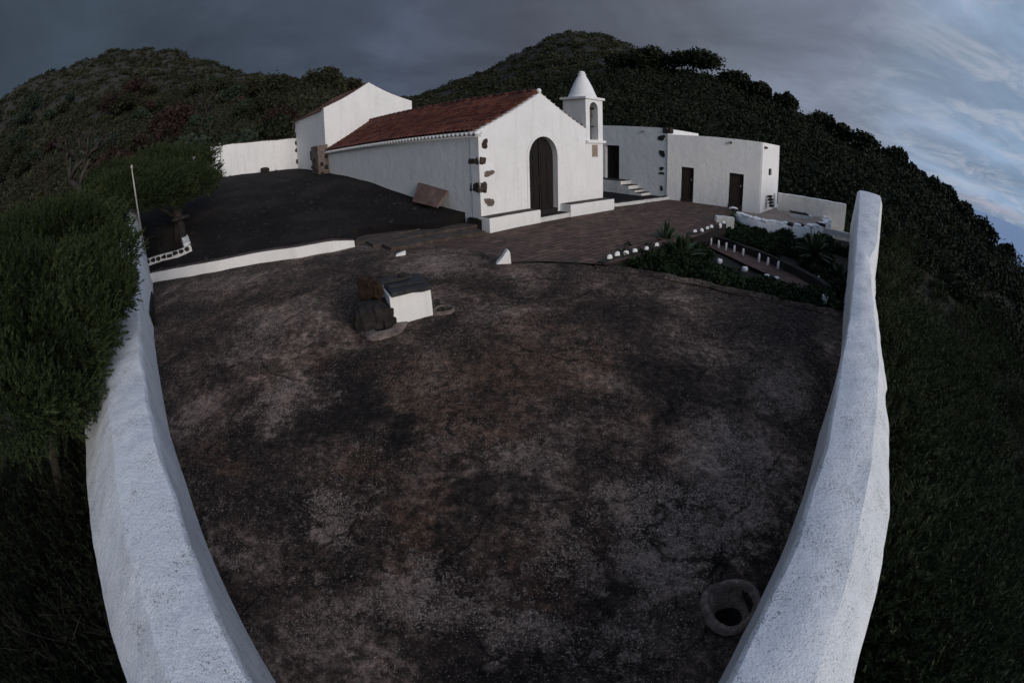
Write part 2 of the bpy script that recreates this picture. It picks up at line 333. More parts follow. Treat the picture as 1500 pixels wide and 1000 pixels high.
def sheet(name, poly, zf, step, mat, inner=None, label=None, skirt=0):
    P = [Vector((p[0], p[1])) for p in poly]
    # densify the edge
    Q = []
    for i in range(len(P)):
        a, b = P[i], P[(i + 1) % len(P)]; n = max(1, int((b - a).length / step))
        Q += [a.lerp(b, k / n) for k in range(n)]
    nb = len(Q); xs = [p.x for p in Q]; ys = [p.y for p in Q]
    def inside(x, y):
        c = False
        for i in range(nb):
            a, b = Q[i], Q[i - 1]
            if (a.y > y) != (b.y > y) and x < (b.x - a.x) * (y - a.y) / (b.y - a.y) + a.x: c = not c
        return c
    pts = list(Q); x = min(xs)
    while x < max(xs):
        y = min(ys)
        while y < max(ys):
            px, py = x + random.uniform(-.2, .2) * step, y + random.uniform(-.2, .2) * step
            if inside(px, py): pts.append(Vector((px, py)))
            y += step
        x += step
    r = delaunay_2d_cdt(pts, [(i, (i + 1) % nb) for i in range(nb)], [], 1, 1e-4)
    me = mesh_from([(v.x, v.y, zf(v.x, v.y)) for v in r[0]], r[2], name, True)
    bm = bmesh.new(); bm.from_mesh(me)
    bmesh.ops.recalc_face_normals(bm, faces=bm.faces)
    if sum(f.normal.z for f in bm.faces) < 0: bmesh.ops.reverse_faces(bm, faces=bm.faces)
    if skirt:
        ed = [e for e in bm.edges if e.is_boundary]; g = bmesh.ops.extrude_edge_only(bm, edges=ed)
        for v in g['geom']:
            if isinstance(v, bmesh.types.BMVert): v.co.z -= skirt
    bm.to_mesh(me); bm.free()
    o = link(name, me, mat); return tag(o, label, None, None, 'structure')
def tube(bm, pts, rads, seg=8):
    rings = []
    for i, p in enumerate(pts):
        p = Vector(p); a = Vector(pts[max(i - 1, 0)]); b = Vector(pts[min(i + 1, len(pts) - 1)])
        d = (b - a).normalized(); u = d.cross(Vector((.31, .2, .93))).normalized(); w = d.cross(u)
        rings.append([bm.verts.new(p + (u * math.cos(t * 2 * math.pi / seg) + w * math.sin(t * 2 * math.pi / seg)) * rads[i]) for t in range(seg)])
    for a, b in zip(rings, rings[1:]):
        for k in range(seg): bm.faces.new((a[k], a[(k + 1) % seg], b[(k + 1) % seg], b[k]))
    bm.faces.new(rings[0]); bm.faces.new(rings[-1][::-1])

# ---------------------------------------------------------------- the compound: axes
TS = .12; TZ = Z0 - 3.8                     # mortar catchment: z = TZ + TS*y, levelling at the top
def terr(x, y):
    z = TZ + TS * y; lim = .02
    z = z if z < lim - .15 else lim - .15 + .15 * math.tanh((z - lim + .15) / .15)
    return z + .018 * hsh(x * 1.1, y * 1.1, 0, 3) + .010 * hsh(x * 4, y * 4, 1, 5)
def pt(px, py, dz=0): return gs(px, py, TZ + dz, TS)
FA = 47.0                                    # facade runs at this azimuth
fx = azv(FA); fn = azv(FA + 90)              # fn: out of the facade, towards the forecourt
bl = gz(784, 327)
A = bl - fn * .45                            # point on the facade plane
def S_(px, py): q = gp(px, py, A, FA); return (q - A).dot(fx), q.z
s0 = S_(703, 250)[0]; s1 = S_(883, 250)[0]
sT0, sT1 = S_(858, 170)[0], S_(883, 170)[0]
sAp, zAp = S_(791, 136); zEv = S_(702, 191)[1]
halfw = sAp - s0
corner = A + fx * s0; corner.z = 0
SA = FA - 90.0                               # side wall azimuth
sd = azv(SA)
far_side = gp(479, 240, corner, SA); L_n = (far_side - corner).to_2d().length
def gside(px, py): return gp(px, py, corner, SA)
P2 = corner + sd * L_n; P2.z = 0

# ---------------------------------------------------------------- gravel yard heights
anch = []
for q in ((688, 313), (604, 289), (540, 266), (481, 253)): anch.append(gside(*q))
t1 = gp(437, 247, P2, SA); t1 = Vector((t1.x, t1.y, t1.z)); anch.append(t1)
fwr = t1.copy()
fwl = gp(315, 261, fwr, FA + 4); anch.append(fwl)
ret_top_px = [(217, 402), (299, 381), (380, 364), (447, 351), (516, 339)]
ret_bot_px = [(220, 410), (266, 400), (323, 389), (380, 377), (434, 368), (488, 356), (518, 348)]
for q in ret_bot_px[::2]:
    a = pt(*q); z = terr(a.x, a.y); anch.append(Vector((a.x - .15, a.y + .2, z + (.26 if q[0] < 500 else .13))))
anch += [Vector((-12.6, 13.0, 1.35)), Vector((-17, 17, 2.6)), Vector((-3.4, 12.4, .20)), Vector((-2.6, 13.2, .26)), Vector((-1.5, 13.6, .30))]
AN = np.array([[a.x, a.y] for a in anch]); AZ = np.array([a.z for a in anch])
_D = np.linalg.norm(AN[:, None] - AN[None], axis=2)
_n = len(anch); _K = np.zeros((_n + 3, _n + 3)); _K[:_n, :_n] = _D + np.eye(_n) * .02; _K[:_n, _n:] = np.c_[np.ones(_n), AN]; _K[_n:, :_n] = _K[:_n, _n:].T
_W = np.linalg.solve(_K, np.r_[AZ, 0, 0, 0])
def grav(x, y):
    d = np.hypot(AN[:, 0] - x, AN[:, 1] - y)
    return float(d @ _W[:_n] + _W[_n] + _W[_n + 1] * x + _W[_n + 2] * y) + .02 * hsh(x * 2, y * 2, 0, 1)

def ongrav(px, py, dz=0.0):          # where a sight line meets the yard surface
    d = ray(px, py); h = math.hypot(d.x, d.y); prev = None
    for k in range(400):
        r = 8 + k * .06; t = r / h; x, y, z = d.x * t, d.y * t, Z0 + d.z * t
        if z <= grav(x, y) + dz: break
    return Vector((x, y, grav(x, y)))
# ---------------------------------------------------------------- boundary walls of the catchment
Lfi = [(224, 424), (226, 496), (235, 561), (249, 636), (273, 708), (302, 795), (345, 892), (402, 996)]
Lti = [(199, 405), (203, 460), (206, 514), (215, 579), (233, 658), (255, 723), (287, 824), (330, 924), (366, 995)]
Lto = [(150, 480), (157, 560), (163, 633), (167, 662), (172, 719), (192, 820), (219, 914), (242, 986)]
Rfi = [(1235, 460), (1231, 528), (1223, 565), (1200, 635), (1178, 722), (1143, 816), (1126, 852), (1090, 924), (1053, 998)]
Rti = [(1259, 283), (1256, 325), (1253, 362), (1249, 410), (1244, 460), (1232, 522), (1220, 596), (1209, 652), (1189, 714), (1158, 810), (1120, 888), (1089, 948), (1065, 998)]
Rto = [(1288, 287), (1287, 325), (1284, 358), (1274, 380), (1276, 420), (1280, 455), (1283, 488), (1286, 540), (1283, 607), (1275, 672), (1267, 719), (1251, 795), (1230, 886), (1209, 943), (1190, 998)]
Lso = [(118, 520), (124, 560), (127, 597), (128, 662), (134, 755), (154, 874), (188, 996)]
Rso = [(1297, 560), (1300, 621), (1301, 690), (1300, 747), (1295, 787), (1286, 845), (1264, 934), (1247, 998)]
SH = .34; SHL = .62
def fitline(pts):                      # straight trend of a polyline: foot point and direction
    a = np.array([[p.x, p.y] for p in pts]); m = a.mean(0); u, s, vt = np.linalg.svd(a - m); d = vt[0]
    if d[1] < 0: d = -d
    return m, d
def wall_loft(name, ifoot, itop, otop, oso, stations, label, drop=1.6, slump=None, endz=None, SH=.34):
    mi, di = fitline(ifoot)
    def prof(pts, zoff):
        t = np.array([(np.array([p.x, p.y]) - mi) @ di for p in pts]); nrm = np.array([-di[1], di[0]])
        o = np.array([(np.array([p.x, p.y]) - mi) @ nrm for p in pts]); i = np.argsort(t); return t[i], o[i]
    pi, ptp, po, ps = prof(ifoot, 0), prof(itop, 0), prof(otop, 0), prof(oso, 0)
    nrm = np.array([-di[1], di[0]])
    bm = bmesh.new(); rows = []
    for t in stations:
        def at(pr, smooth=True):
            o = np.interp(t, pr[0], pr[1]); q = mi + di * t + nrm * o; return q
        a, b, c, sh = at(pi), at(ptp), at(po), at(ps)
        zt = endz(t) if endz else None
        zb = TZ + TS * b[1] + (DZ) if zt is None else zt
        zc = zb - .02
        w = (c - b); wl = np.linalg.norm(w); w = w / wl
        k = .012 * math.sin(t * 2.1) + .010 * math.sin(t * 5.3 + 1)
        zf = min(terr(a[0], a[1]), zb - .3) - .35
        if (sh - c) @ w < .03: sh = c + w * .03
        sl = (sh - c) @ w; sdz = SH * min(1, sl / .3 + .1)
        foot = sh + w * .10; mid = sh + w * (.04 + .01 * math.sin(t * 2.7 + 1))
        sec = [(a, zf), (a, zf + .35), (a * .3 + b * .7, zb - .10), (b - w * .0, zb - .035), (b + w * .035, zb + .0 + k), (b + w * wl * .33, zb + .022 + k), (b + w * wl * .66, zb + .018 - k),
               (c, zc + k), (c * .5 + sh * .5, zc - sdz * .5 + .01), (sh - w * .01, zc - sdz), (mid, zc - sdz - .12), (foot, zc - drop)]
        # interior top points wander a little so the wall reads hand-made
        row = []
        for j, (q, z) in enumerate(sec):
            e = .010 * hsh(t * 3, j * 1.7, 0, 2) + .006 * hsh(t * 9, j * 2.9, 0, 4) if j > 1 else 0
            row.append(bm.verts.new((q[0] + e * nrm[0], q[1] + e * nrm[1], z + (e * .6 if 3 < j < 8 else 0))))
        rows.append(row)
    for r0, r1 in zip(rows, rows[1:]):
        for j in range(len(r0) - 1): bm.faces.new((r0[j], r0[j + 1], r1[j + 1], r1[j]))
        for j in (4, 7): bm.edges.get((r0[j], r1[j])).smooth = False
    bm.faces.new(rows[0]); bm.faces.new(rows[-1][::-1])
    o = link(name, bm_mesh(bm, False), M['white_old'])
    for p in o.data.polygons: p.use_smooth = True
    tag(o, label, 'wall'); return mi, di, nrm, rows
def P_(l, dz): return [gs(px, py, TZ + dz, TS) for px, py in l]
# left wall: near part from the survey, far part runs straight on with a rising top
DZ = 1.0
lf, lt, lo_, ls_ = P_(Lfi, 0), P_(Lti, DZ), P_(Lto, DZ), P_(Lso, DZ - SHL)
mi, di = fitline(lf)
tnear = (np.array([-.35, -1.35]) - mi) @ di
tfar = (np.array([lt[1].x, lt[1].y]) - mi) @ di
def ext(lst, tt):    # extend a polyline straight along the wall direction
    a = np.array([lst[-1].x, lst[-1].y]); 
    t0 = (a - mi) @ di; q = a + di * (tt - t0); return Vector((q[0], q[1], 0))
def ext0(lst, tt):
    a = np.array([lst[0].x, lst[0].y]); t0 = (a - mi) @ di; q = a + di * (tt - t0); return Vector((q[0], q[1], 0))
def lz(t):
    q = mi + di * t; z = TZ + TS * q[1] + DZ
    return z + max(0, t - tfar) * .155
tend = tfar + 8.2
for l in (lf, lt, lo_, ls_):
    l.insert(0, ext0(l, tend)); l.append(ext(l, tnear))
st = np.arange(tnear, tend + .01, .11)
wall_loft('boundary_wall', lf, lt, lo_, ls_, st, 'long thick white parapet wall beside the mortar floor, partly covered by a juniper crown', 1.9, endz=lz, SH=SHL)
L_mi, L_di = mi.copy(), di.copy()
DZ = .85
rf, rt, ro, rs_ = P_(Rfi, 0), P_(Rti, DZ), P_(Rto, DZ), P_(Rso, DZ - SH)
mi, di = fitline(rf)
out_ = Vector((di[1], -di[0], 0))
rs_ = [p + out_ * o for p, o in zip(ro[:8], (.03, .04, .04, .16, .14, .14, .17, .19))] + rs_
tnear = (np.array([-.35, -1.35]) - mi) @ di
e_in = gs(1260, 281, TZ + DZ + .15, TS)
rt0 = gs(1260, 283, TZ + DZ, TS)
tend = ((np.array([rt0.x, rt0.y]) - mi) @ di)

for l in (rf, rt, ro, rs_):
    l.insert(0, ext0(l, tend)); l.append(ext(l, tnear))
st = np.arange(tnear, tend + .01, .11)
wall_loft('boundary_wall', rf, rt, ro, rs_, st, 'long thick white parapet wall with a lichen-specked top, between the mortar floor and the dark heath slope', 1.5)
R_mi, R_di, R_end = mi.copy(), di.copy(), tend
def Rpt(t, off=0): q = R_mi + R_di * t + np.array([-R_di[1], R_di[0]]) * off; return Vector((q[0], q[1], 0))
def Lpt(t, off=0): q = L_mi + L_di * t + np.array([-L_di[1], L_di[0]]) * off; return Vector((q[0], q[1], 0))

# ---------------------------------------------------------------- ground sheets
tedge_px = [(518, 348), (555, 364), (590, 371), (640, 362), (700, 369), (735, 384), (800, 382), (850, 384), (890, 389), (940, 396), (1000, 407), (1060, 419), (1110, 431), (1160, 443), (1200, 452), (1238, 460)]
tedge = [gz(px, py, .0) if px < 890 else pt(px, py) for px, py in tedge_px]
tedge_s = []
for i, (a, b) in enumerate(zip(tedge, tedge[1:])):
    for k in range(4):
        q = a.lerp(b, k / 4); j = .05 * hsh(q.x * 3, q.y * 3, 0, 1) if i > 5 else 0
        tedge_s.append(Vector((q.x, q.y + j, 0)))
tedge_s.append(tedge[-1])
Lp0, Lp1 = Lpt(-20, 0), None
floor_poly = [pt(*q) for q in ret_bot_px[:-1]] + tedge_s + [Rpt((np.array([tedge[-1].x, tedge[-1].y]) - R_mi) @ R_di, -.2), Rpt(-30, -.2)]
cx = Vector((-.35, -1.5, 0))
floor_poly = [p for p in floor_poly[:-1]] + [cx] + [Lpt((np.array([ret.x, ret.y]) - L_mi) @ L_di, .15) for ret in [pt(220, 410)]]
drn = pt(1070, 884); DR = .30
def terr2(x, y):
    d = math.hypot(x - drn.x, y - drn.y); z = terr(x, y)
    if d < DR * 1.5: z -= .10 * max(0, 1 - d / (DR * 1.5))
    return z
sheet('terrace_floor', floor_poly, terr2, .22, M['terrace'], label='dark crusted mortar floor with pale lichen spots')
# crumbling raised rim where the floor breaks off to the garden
bm = bmesh.new(); rows = []
rim = [p for p in tedge_s if p.x > 1.7]
rr = []
for a, b in zip(rim, rim[1:]):
    for k in range(3): rr.append(a.lerp(b, k / 3))
for i, q in enumerate(rr):
    z = terr(q.x, q.y); h = .035 + .02 * hsh(i * .31, i * .17, 0, 2); w = .20 + .06 * hsh(i * .22, 0, i * .11, 5)
    row = [(q.x, q.y - w - .1, z - .02), (q.x, q.y - w * .6, z + h * .7), (q.x, q.y - .02, z + h), (q.x, q.y + .10 + .03 * hsh(i * .7, 2, 0, 1), z + h * .4 - .02), (q.x, q.y + .17, z - .5)]
    rows.append([bm.verts.new(v) for v in row])
for a, b in zip(rows, rows[1:]):
    for j in range(4): bm.faces.new((a[j], a[j + 1], b[j + 1], b[j]))
rough(bm, .015, 0, 7)
tag(link('terrace_rim', bm_mesh(bm, True), M['terrace']), 'crumbling mortar rim along the garden side of the floor', None, None, 'structure')

kerbL, kerbR = gz(883, 306), gz(979, 292)
plaza = [gz(519, 350), gz(553, 366), tedge[2], tedge[3], tedge[4], tedge[5]] + tedge[6:9] + [gz(905, 383), gz(967, 362), gz(1030, 343), gz(1062, 326), gz(1068, 318), gz(1085, 303), gz(1150, 300)] + \
        [gz(1150, 285), gz(960, 275), gz(880, 280), gz(700, 300), gz(560, 335), gz(522, 342)]
def plz(x, y): return .006 * hsh(x * 2, y * 2, 0, 0) + .0
PZ = lambda x, y: -.012 + .008 * hsh(x * 2, y * 2, 0, 0)
sheet('forecourt_paving', [(p.x, p.y) for p in plaza], PZ, .5, M['paving'], label='brown stone paving in front of the church')
# garden, lower
GZ = -.62
garden = [gz(885, 386, 0), gz(967, 362, 0), gz(1030, 343, 0), gz(1066, 322, 0), gz(1100, 300, 0), Rpt(R_end + 2, -.1), Rpt(R_end - 8, -.2), Rpt((np.array([tedge[-1].x, tedge[-1].y]) - R_mi) @ R_di, -.2)] + \
         [pt(px, py) - Vector((0, .15, 0)) for px, py in tedge_px[:7:-1]]
sheet('garden_soil', [(p.x, p.y) for p in garden], lambda x, y: GZ + .05 * hsh(x * 1.5, y * 1.5, 0, 0) + .012 * max(0, y - 10), .4, M['earth'], label='dark garden soil below the forecourt')
pth = [gz(1028, 357, GZ + .1), gz(1040, 349, GZ + .1), gz(1160, 398, GZ + .1), gz(1205, 424, GZ + .1), gz(1165, 420, GZ + .1), gz(1090, 386, GZ + .1)]
sheet('garden_path', [(p.x, p.y) for p in pth], lambda x, y: GZ + .1, .5, M['slabs'], label='brown slab path through the garden')
# gravel yard
yard = [Lpt(tfarL, .1) for tfarL in [(np.array([anch[6].x, anch[6].y]) - L_mi) @ L_di]] + [pt(*q) + Vector((-.05, .1, 0)) for q in ret_bot_px] + [gz(524, 346, .12), gz(575, 338, .18), gz(640, 330, .25), gz(700, 317, .27)] + \
       [corner + fn * -.2 + fx * .3, P2 + fx * .3, t1 + fx * .3 + sd * .3, fwl + (fwl - fwr) * 1.6]
Lw = Lpt(0, 0); q_ = fwl + (fwl - fwr) * 1.6
tl = (np.array([q_.x, q_.y]) - L_mi) @ L_di
yard += [Lpt(tl, .1)]
sheet('gravel_yard', [(p.x, p.y) for p in yard], grav, .5, M['gravel'], label='black volcanic cinder yard beside the church', skirt=.5)
bm = bmesh.new(); rp_ = random.Random(8); ico = bmesh.new(); bmesh.ops.create_icosphere(ico, subdivisions=1, radius=1); iv = [v.co.copy() for v in ico.verts]; jf = [[v.index for v in f.verts] for f in ico.faces]; ico.free()
yq = [(p.x, p.y) for p in yard]
def in_poly(x, y, Q):
    c = False
    for i in range(len(Q)):
        a, b = Q[i], Q[i - 1]
        if (a[1] > y) != (b[1] > y) and x < (b[0] - a[0]) * (y - a[1]) / (b[1] - a[1]) + a[0]: c = not c
    return c
k = 0
while k < 1500:
    x, y = rp_.uniform(-19, 0), rp_.uniform(9, 27)
    if not in_poly(x, y, yq): continue
    k += 1; z = grav(x, y); s_ = rp_.uniform(.015, .05) if rp_.random() < .93 else rp_.uniform(.05, .10)
    vs = [bm.verts.new((x + v.x * s_ * rp_.uniform(.8, 1.2), y + v.y * s_ * rp_.uniform(.8, 1.2), z + v.z * s_ * .7)) for v in iv]
    for f in jf: bm.faces.new([vs[i] for i in f])
tag(link('cinder_pebbles', bm_mesh(bm), M['dark_stone']), 'loose dark pebbles strewn over the cinder yard', None, None, 'stuff')
# small dark gravel bed between church and outbuilding
bed = [kerbL + Vector((0, 0, 0)), kerbR, gz(965, 283), gz(900, 270), gz(875, 278)]
bed = [A + fx * s1 - fn * .1, kerbR + Vector((-.05, 0, 0)), Vector((9.3, 22.2, 0)), Vector((6.0, 27.5, 0)), A + fx * s1 - fn * 9]
sheet('gravel_bed', [(p.x, p.y) for p in bed], lambda x, y: .09 + .01 * hsh(x * 3, y * 3, 0, 0), .4, M['gravel'], label='black cinder bed between church and outbuildings')

# ---------------------------------------------------------------- retaining wall, kerb, steps
def lowwall(name, topl, h, th, label, mat, cap=None, cat='wall', back=None, rgh=.012):
    o = empty(name, topl[0] - Vector((0, 0, h)), label, cat) if cap else None
    for part, z0, z1, m_, ov in ([('wall_body', -h, 0, mat, 0)] + ([('capping', 0, .03, cap, .0)] if cap else [])):
        bm = bmesh.new(); rows = []
        dense = []
        for a, b in zip(topl, topl[1:]):
            n = max(1, int((b - a).length / .25))
            dense += [a.lerp(b, k / n) for k in range(n)]
        dense.append(topl[-1])
        for i, p in enumerate(dense):
            a = dense[max(0, i - 1)]; b = dense[min(len(dense) - 1, i + 1)]
            d = (b - a); d.z = 0; d.normalize(); nn = Vector((-d.y, d.x, 0))
            if part == 'capping': f0, f1 = .035, th + .03
            else: f0, f1 = 0, th
            rows.append([bm.verts.new(p + nn * f0 + UP * z0), bm.verts.new(p + nn * f0 + UP * z1), bm.verts.new(p + nn * f1 + UP * z1), bm.verts.new(p + nn * f1 + UP * z0)])
        for a, b in zip(rows, rows[1:]):
            for j in range(4): bm.faces.new((a[j], a[(j + 1) % 4], b[(j + 1) % 4], b[j]))
        bm.faces.new(rows[0]); bm.faces.new(rows[-1][::-1])
        rough(bm, rgh, 0, 6)
        x = link(part if o else name, bm_mesh(bm), m_, o)
    if not o: tag(x, label, cat); return x
    return o
rt_ = []
for (bx, by), k in zip(ret_bot_px, range(99)):
    a = pt(bx, by); rt_.append(Vector((a.x, a.y, terr(a.x, a.y) + (.30 if k < 6 else .18))))
lowwall('retaining_wall', rt_, .5, .22, 'low white retaining wall holding back the black cinder yard', M['white_fresh'], M['steps'])
k0, k1 = gz(868, 309), gz(979, 292)
kt = [Vector((p.x, p.y, .13)) for p in (A + fx * s1 + fn * .02, A.lerp(k1, 0.0) * 0 + kerbL.lerp(k1, .4), k1)]
lowwall('kerb', kt, .25, .16, 'ragged white kerb of the cinder bed between church and outbuilding', M['white_worn'], M['dark_stone'], 'kerb', rgh=.02)
# steps up to the yard
so = empty('stone_steps', gz(640, 345), 'three worn brown stone steps between paving and cinder yard', 'steps')
lines = [((520, 348), (700, 319), .25), ((545, 355), (704, 329), .17), ((572, 363), (712, 339), .09)]
for (a, b, z), nx in zip(lines, (1, 2, 3)):
    bm = bmesh.new(); p, q = gz(*a, z), gz(*b, z); d = (q - p).normalized(); nn = Vector((-d.y, d.x, 0))
    box(bm, p, d, nn, UP, (0, 0, -z - .1), ((q - p).length, .75, 0))
    LL = (q - p).length
    for v in bm.verts:
        if (v.co - p).dot(d) < .1 and v.co.z > 0: v.co.z = .07 + .025 * (3 - nx)
    bmesh.ops.bevel(bm, geom=bm.edges[:], offset=.02, segments=2)
    bmesh.ops.subdivide_edges(bm, edges=[e for e in bm.edges if e.calc_length() > 1], cuts=24, use_grid_fill=True)
    rough(bm, .03, 0, 3.1, nx); link('step', bm_mesh(bm), M['steps'], so)

# ---------------------------------------------------------------- church
ch = empty('church', corner, 'small white chapel with red tiled roof, arched door and bell turret', 'church')
sR = sAp + halfw
pk = .09
def arch(s_l, s_r, zb, zs, n=14, rise=None):
    c = (s_l + s_r) / 2; r = (s_r - s_l) / 2; rise = rise or r
    return [(s_r, zb), (s_r, zs)] + [(c + r * math.cos(math.pi * k / n), zs + rise * math.sin(math.pi * k / n)) for k in range(1, n)] + [(s_l, zs), (s_l, zb)]
dL, dR_ = S_(776, 300)[0], S_(817, 300)[0]; dTop = S_(797, 200)[1]; dzb = .30; dzs = dTop - (dR_ - dL) / 2
# facade with the door opening
def conc(sa, za, sb, zb_, sag=.10, n=12):      # slightly hollow roof line
    return [(sa + (sb - sa) * k / n, za + (zb_ - za) * k / n - sag * math.sin(math.pi * k / n) * (1 if zb_ > za else 1)) for k in range(n + 1)]
zTj = S_(858, 186)[1]
roofR = conc(sAp, zAp, sR, zEv, .06)
left = conc(s0 - .02, zEv, sAp, zAp, .06)
upto = [p for p in roofR if p[0] < sT0 + .02]
door_path = [(p[0], p[1]) for p in arch(dL, dR_, -.3, dzs)]
outline = left + upto[1:] + [(sT0, zTj - .02), (sT0, 2.57), (s1, 2.57), (s1, -.3)] + door_path[::1] + [(s0 - .02, -.3)]
bm = bmesh.new(); prism(bm, outline, A, fx, UP, fn, -.38, 0)
link('front_wall', bm_mesh(bm), M['white'], ch)
# side and back walls
bm = bmesh.new()
box(bm, Vector((corner.x, corner.y, 0)), sd, fx, UP, (.38, .0, -.4), (L_n, .45, zEv - .16))
box(bm, A + fx * (sR - .1), sd, fx, UP, (.38, -.4, -.4), (L_n, 0, zEv - .16))
for v in bm.verts: pass
bmesh.ops.subdivide_edges(bm, edges=[e for e in bm.edges if e.calc_length() > 1.5], cuts=20, use_grid_fill=True)
rough(bm, .008, 0, 1.3)
link('side_wall', bm_mesh(bm), M['white'], ch)
# tiled roof: barrel tiles running up the slope
def tile_roof(o, ax, ay, wlen, halfspan, zlow, zhigh, pitchw=.21, over=.14, name='roof', parent=None, mat=None, sag=.06, sides=(-1, 1), lift=.05, wav=.05):
    """o: mid-line origin; ax along ridge (length wlen), ay across; both slopes"""
    bm = bmesh.new(); ncol = int(wlen / pitchw) * 6; nrow = 11
    for sgn in sides:
        hs = halfspan + over; grid = []
        slope = (zhigh - zlow) / halfspan
        for r_ in range(nrow * 2):
            row_i = r_ // 2; end = r_ % 2
            f = (row_i + end) / nrow
            dx = hs * (1 - f)
            z = zhigh - slope * dx - sag * math.sin(math.pi * min(1, dx / halfspan))
            step_ = .028 if end == 0 else .0
            row = []
            for c in range(ncol + 1):
                u = c / ncol * wlen; ph = (u / pitchw) * 2 * math.pi
                w = abs(math.sin(ph / 2)) ** .8
                jit = .012 * hsh(row_i * 3.3, int(u / pitchw) * 2.7, 0, sgn)
                row.append(bm.verts.new(o + ax * u + ay * (sgn * (dx + (jit if end == 0 else 0))) + UP * (z + lift + w * wav + step_ + jit * .6)))
            grid.append(row)
        for a, b in zip(grid, grid[1:]):
            for k in range(ncol):
                f = (a[k], a[k + 1], b[k + 1], b[k]); bm.faces.new(f if sgn > 0 else f[::-1])
    me = bpy.data.meshes.new('roof'); bmesh.ops.recalc_face_normals(bm, faces=bm.faces); bm.to_mesh(me); bm.free()
    me.polygons.foreach_set('use_smooth', [True] * len(me.polygons))
    return link(name, me, mat, parent)
mid = A + fx * sAp
ro_len = L_n - .02
roof = tile_roof(mid + sd * .05, sd, fx, ro_len, halfw, zEv, zAp, parent=ch, mat=M['tile'], name='roof')
# ridge tiles
bm = bmesh.new(); k = 0.0
while k < ro_len - .3:
    tube(bm, [mid + sd * (k + .06) + UP * (zAp + .03), mid + sd * (k + .48) + UP * (zAp + .055)], [.10, .115], 10); k += .42
link('ridge_tiles', bm_mesh(bm, True), M['tile'], roof)
# underlay so that no light shows through
bm = bmesh.new(); prism(bm, [(s0 - .1, zEv - .10)] + [(p[0], p[1] - .05) for p in left] + [(p[0], p[1] - .05) for p in roofR[1:]] + [(sR + .1, zEv - .10)], A, fx, UP, sd, .06, L_n)
link('roof_deck', bm_mesh(bm), M['mortar'], ch)
# scalloped white eave (tile ends bedded in mortar)
bm = bmesh.new(); k = .0
while k < L_n - .1:
    p = corner + sd * k + UP * (zEv - .055) - fx * .02
    tube(bm, [p + fx * .1, p - fx * .13 - UP * .045], [.062, .062], 8); k += .21
box(bm, corner + UP * (zEv - .19), sd, fx, UP, (0, -.06, 0), (L_n, .1, .045))
link('eave_cornice', bm_mesh(bm, True), M['white'], ch)
# scalloped verge along the gable top
bm = bmesh.new()
for seq in (left, upto):
    pts = seq; d = 0.0
    for (a, b) in zip(pts, pts[1:]):
        n = max(1, int(math.dist(a, b) / .17))
        for q in range(n):
            f = q / n; s = a[0] + (b[0] - a[0]) * f; z = a[1] + (b[1] - a[1]) * f
            tube(bm, [A + fx * s + UP * (z + .0) - fn * .40, A + fx * s + UP * (z + .0) + fn * .03], [.020, .022], 8)
link('verge', bm_mesh(bm, True), M['white'], ch)
bm = bmesh.new(); bmesh.ops.create_uvsphere(bm, u_segments=12, v_segments=8, radius=.085)
bm.transform(Matrix.Translation(A + fx * sAp + UP * (zAp + .07) - fn * .05)); link('gable_knob', bm_mesh(bm, True), M['white'], ch)
# door
door = None
bm = bmesh.new(); dd = -.20
prism(bm, [(p[0], p[1]) for p in arch(dL - .01, dR_ + .01, dzb - .04, dzs)], A, fx, UP, fn, dd - .05, dd)
door = link('door', bm_mesh(bm), M['wood'], ch)
dm = (dL + dR_) / 2
for sgn in (-1, 1):
    bm = bmesh.new()
    for (za, zb2) in ((.42, .85), (.93, 1.36), (1.44, 1.87), (1.95, 2.28)):
        for (ua, ub) in ((.07, .30), (.36, .58)):
            if za > 1.9 and ub > .5: zb2 = 2.12
            box(bm, A + fx * dm, fx * sgn, fn, UP, (ua, dd, za), (ub, dd + .018, zb2))
    bmesh.ops.bevel(bm, geom=bm.edges[:], offset=.008, segments=1)
    link('door_panel', bm_mesh(bm), M['wood'], door)
bm = bmesh.new(); box(bm, A + fx * dm, fx, fn, UP, (-.035, dd, .27), (.035, dd + .03, dTop - .03)); link('door_post', bm_mesh(bm), M['wood'], door)
bm = bmesh.new(); box(bm, A + fx * (dm - .12), fx, fn, UP, (-.012, dd + .02, 1.2), (.012, dd + .06, 1.38)); link('door_handle', bm_mesh(bm), M['bronze'], door)
# door band, a slightly raised plaster surround
band_o = arch(dL - .09, dR_ + .09, .2, dzs); band_i = arch(dL, dR_, .2, dzs)
bm = bmesh.new(); prism(bm, band_o + band_i[::-1], A, fx, UP, fn, .0, .022); link('door_surround', bm_mesh(bm), M['white'], ch)
bm = bmesh.new(); box(bm, A, fx, fn, UP, (dL - .02, -.38, .0), (dR_ + .02, .0, dzb - .02)); link('threshold', bm_mesh(bm), M['dark_stone'], ch)
# step
sb0, sb1 = dL + .02, S_(821, 312)[0]
stp = bmesh.new(); box(stp, A, fx, fn, UP, (dL + .01, .005, -.1), (dR_ + .12, .43, .14)); rough(stp, .006, 3, 4)
stp = link('door_step', bm_mesh(stp), M['white_worn'], ch)
bm = bmesh.new(); box(bm, A, fx, fn, UP, (dL + .04, .01, .145), (dR_ + .08, .39, .16)); link('tread', bm_mesh(bm), M['dark_stone'], stp)
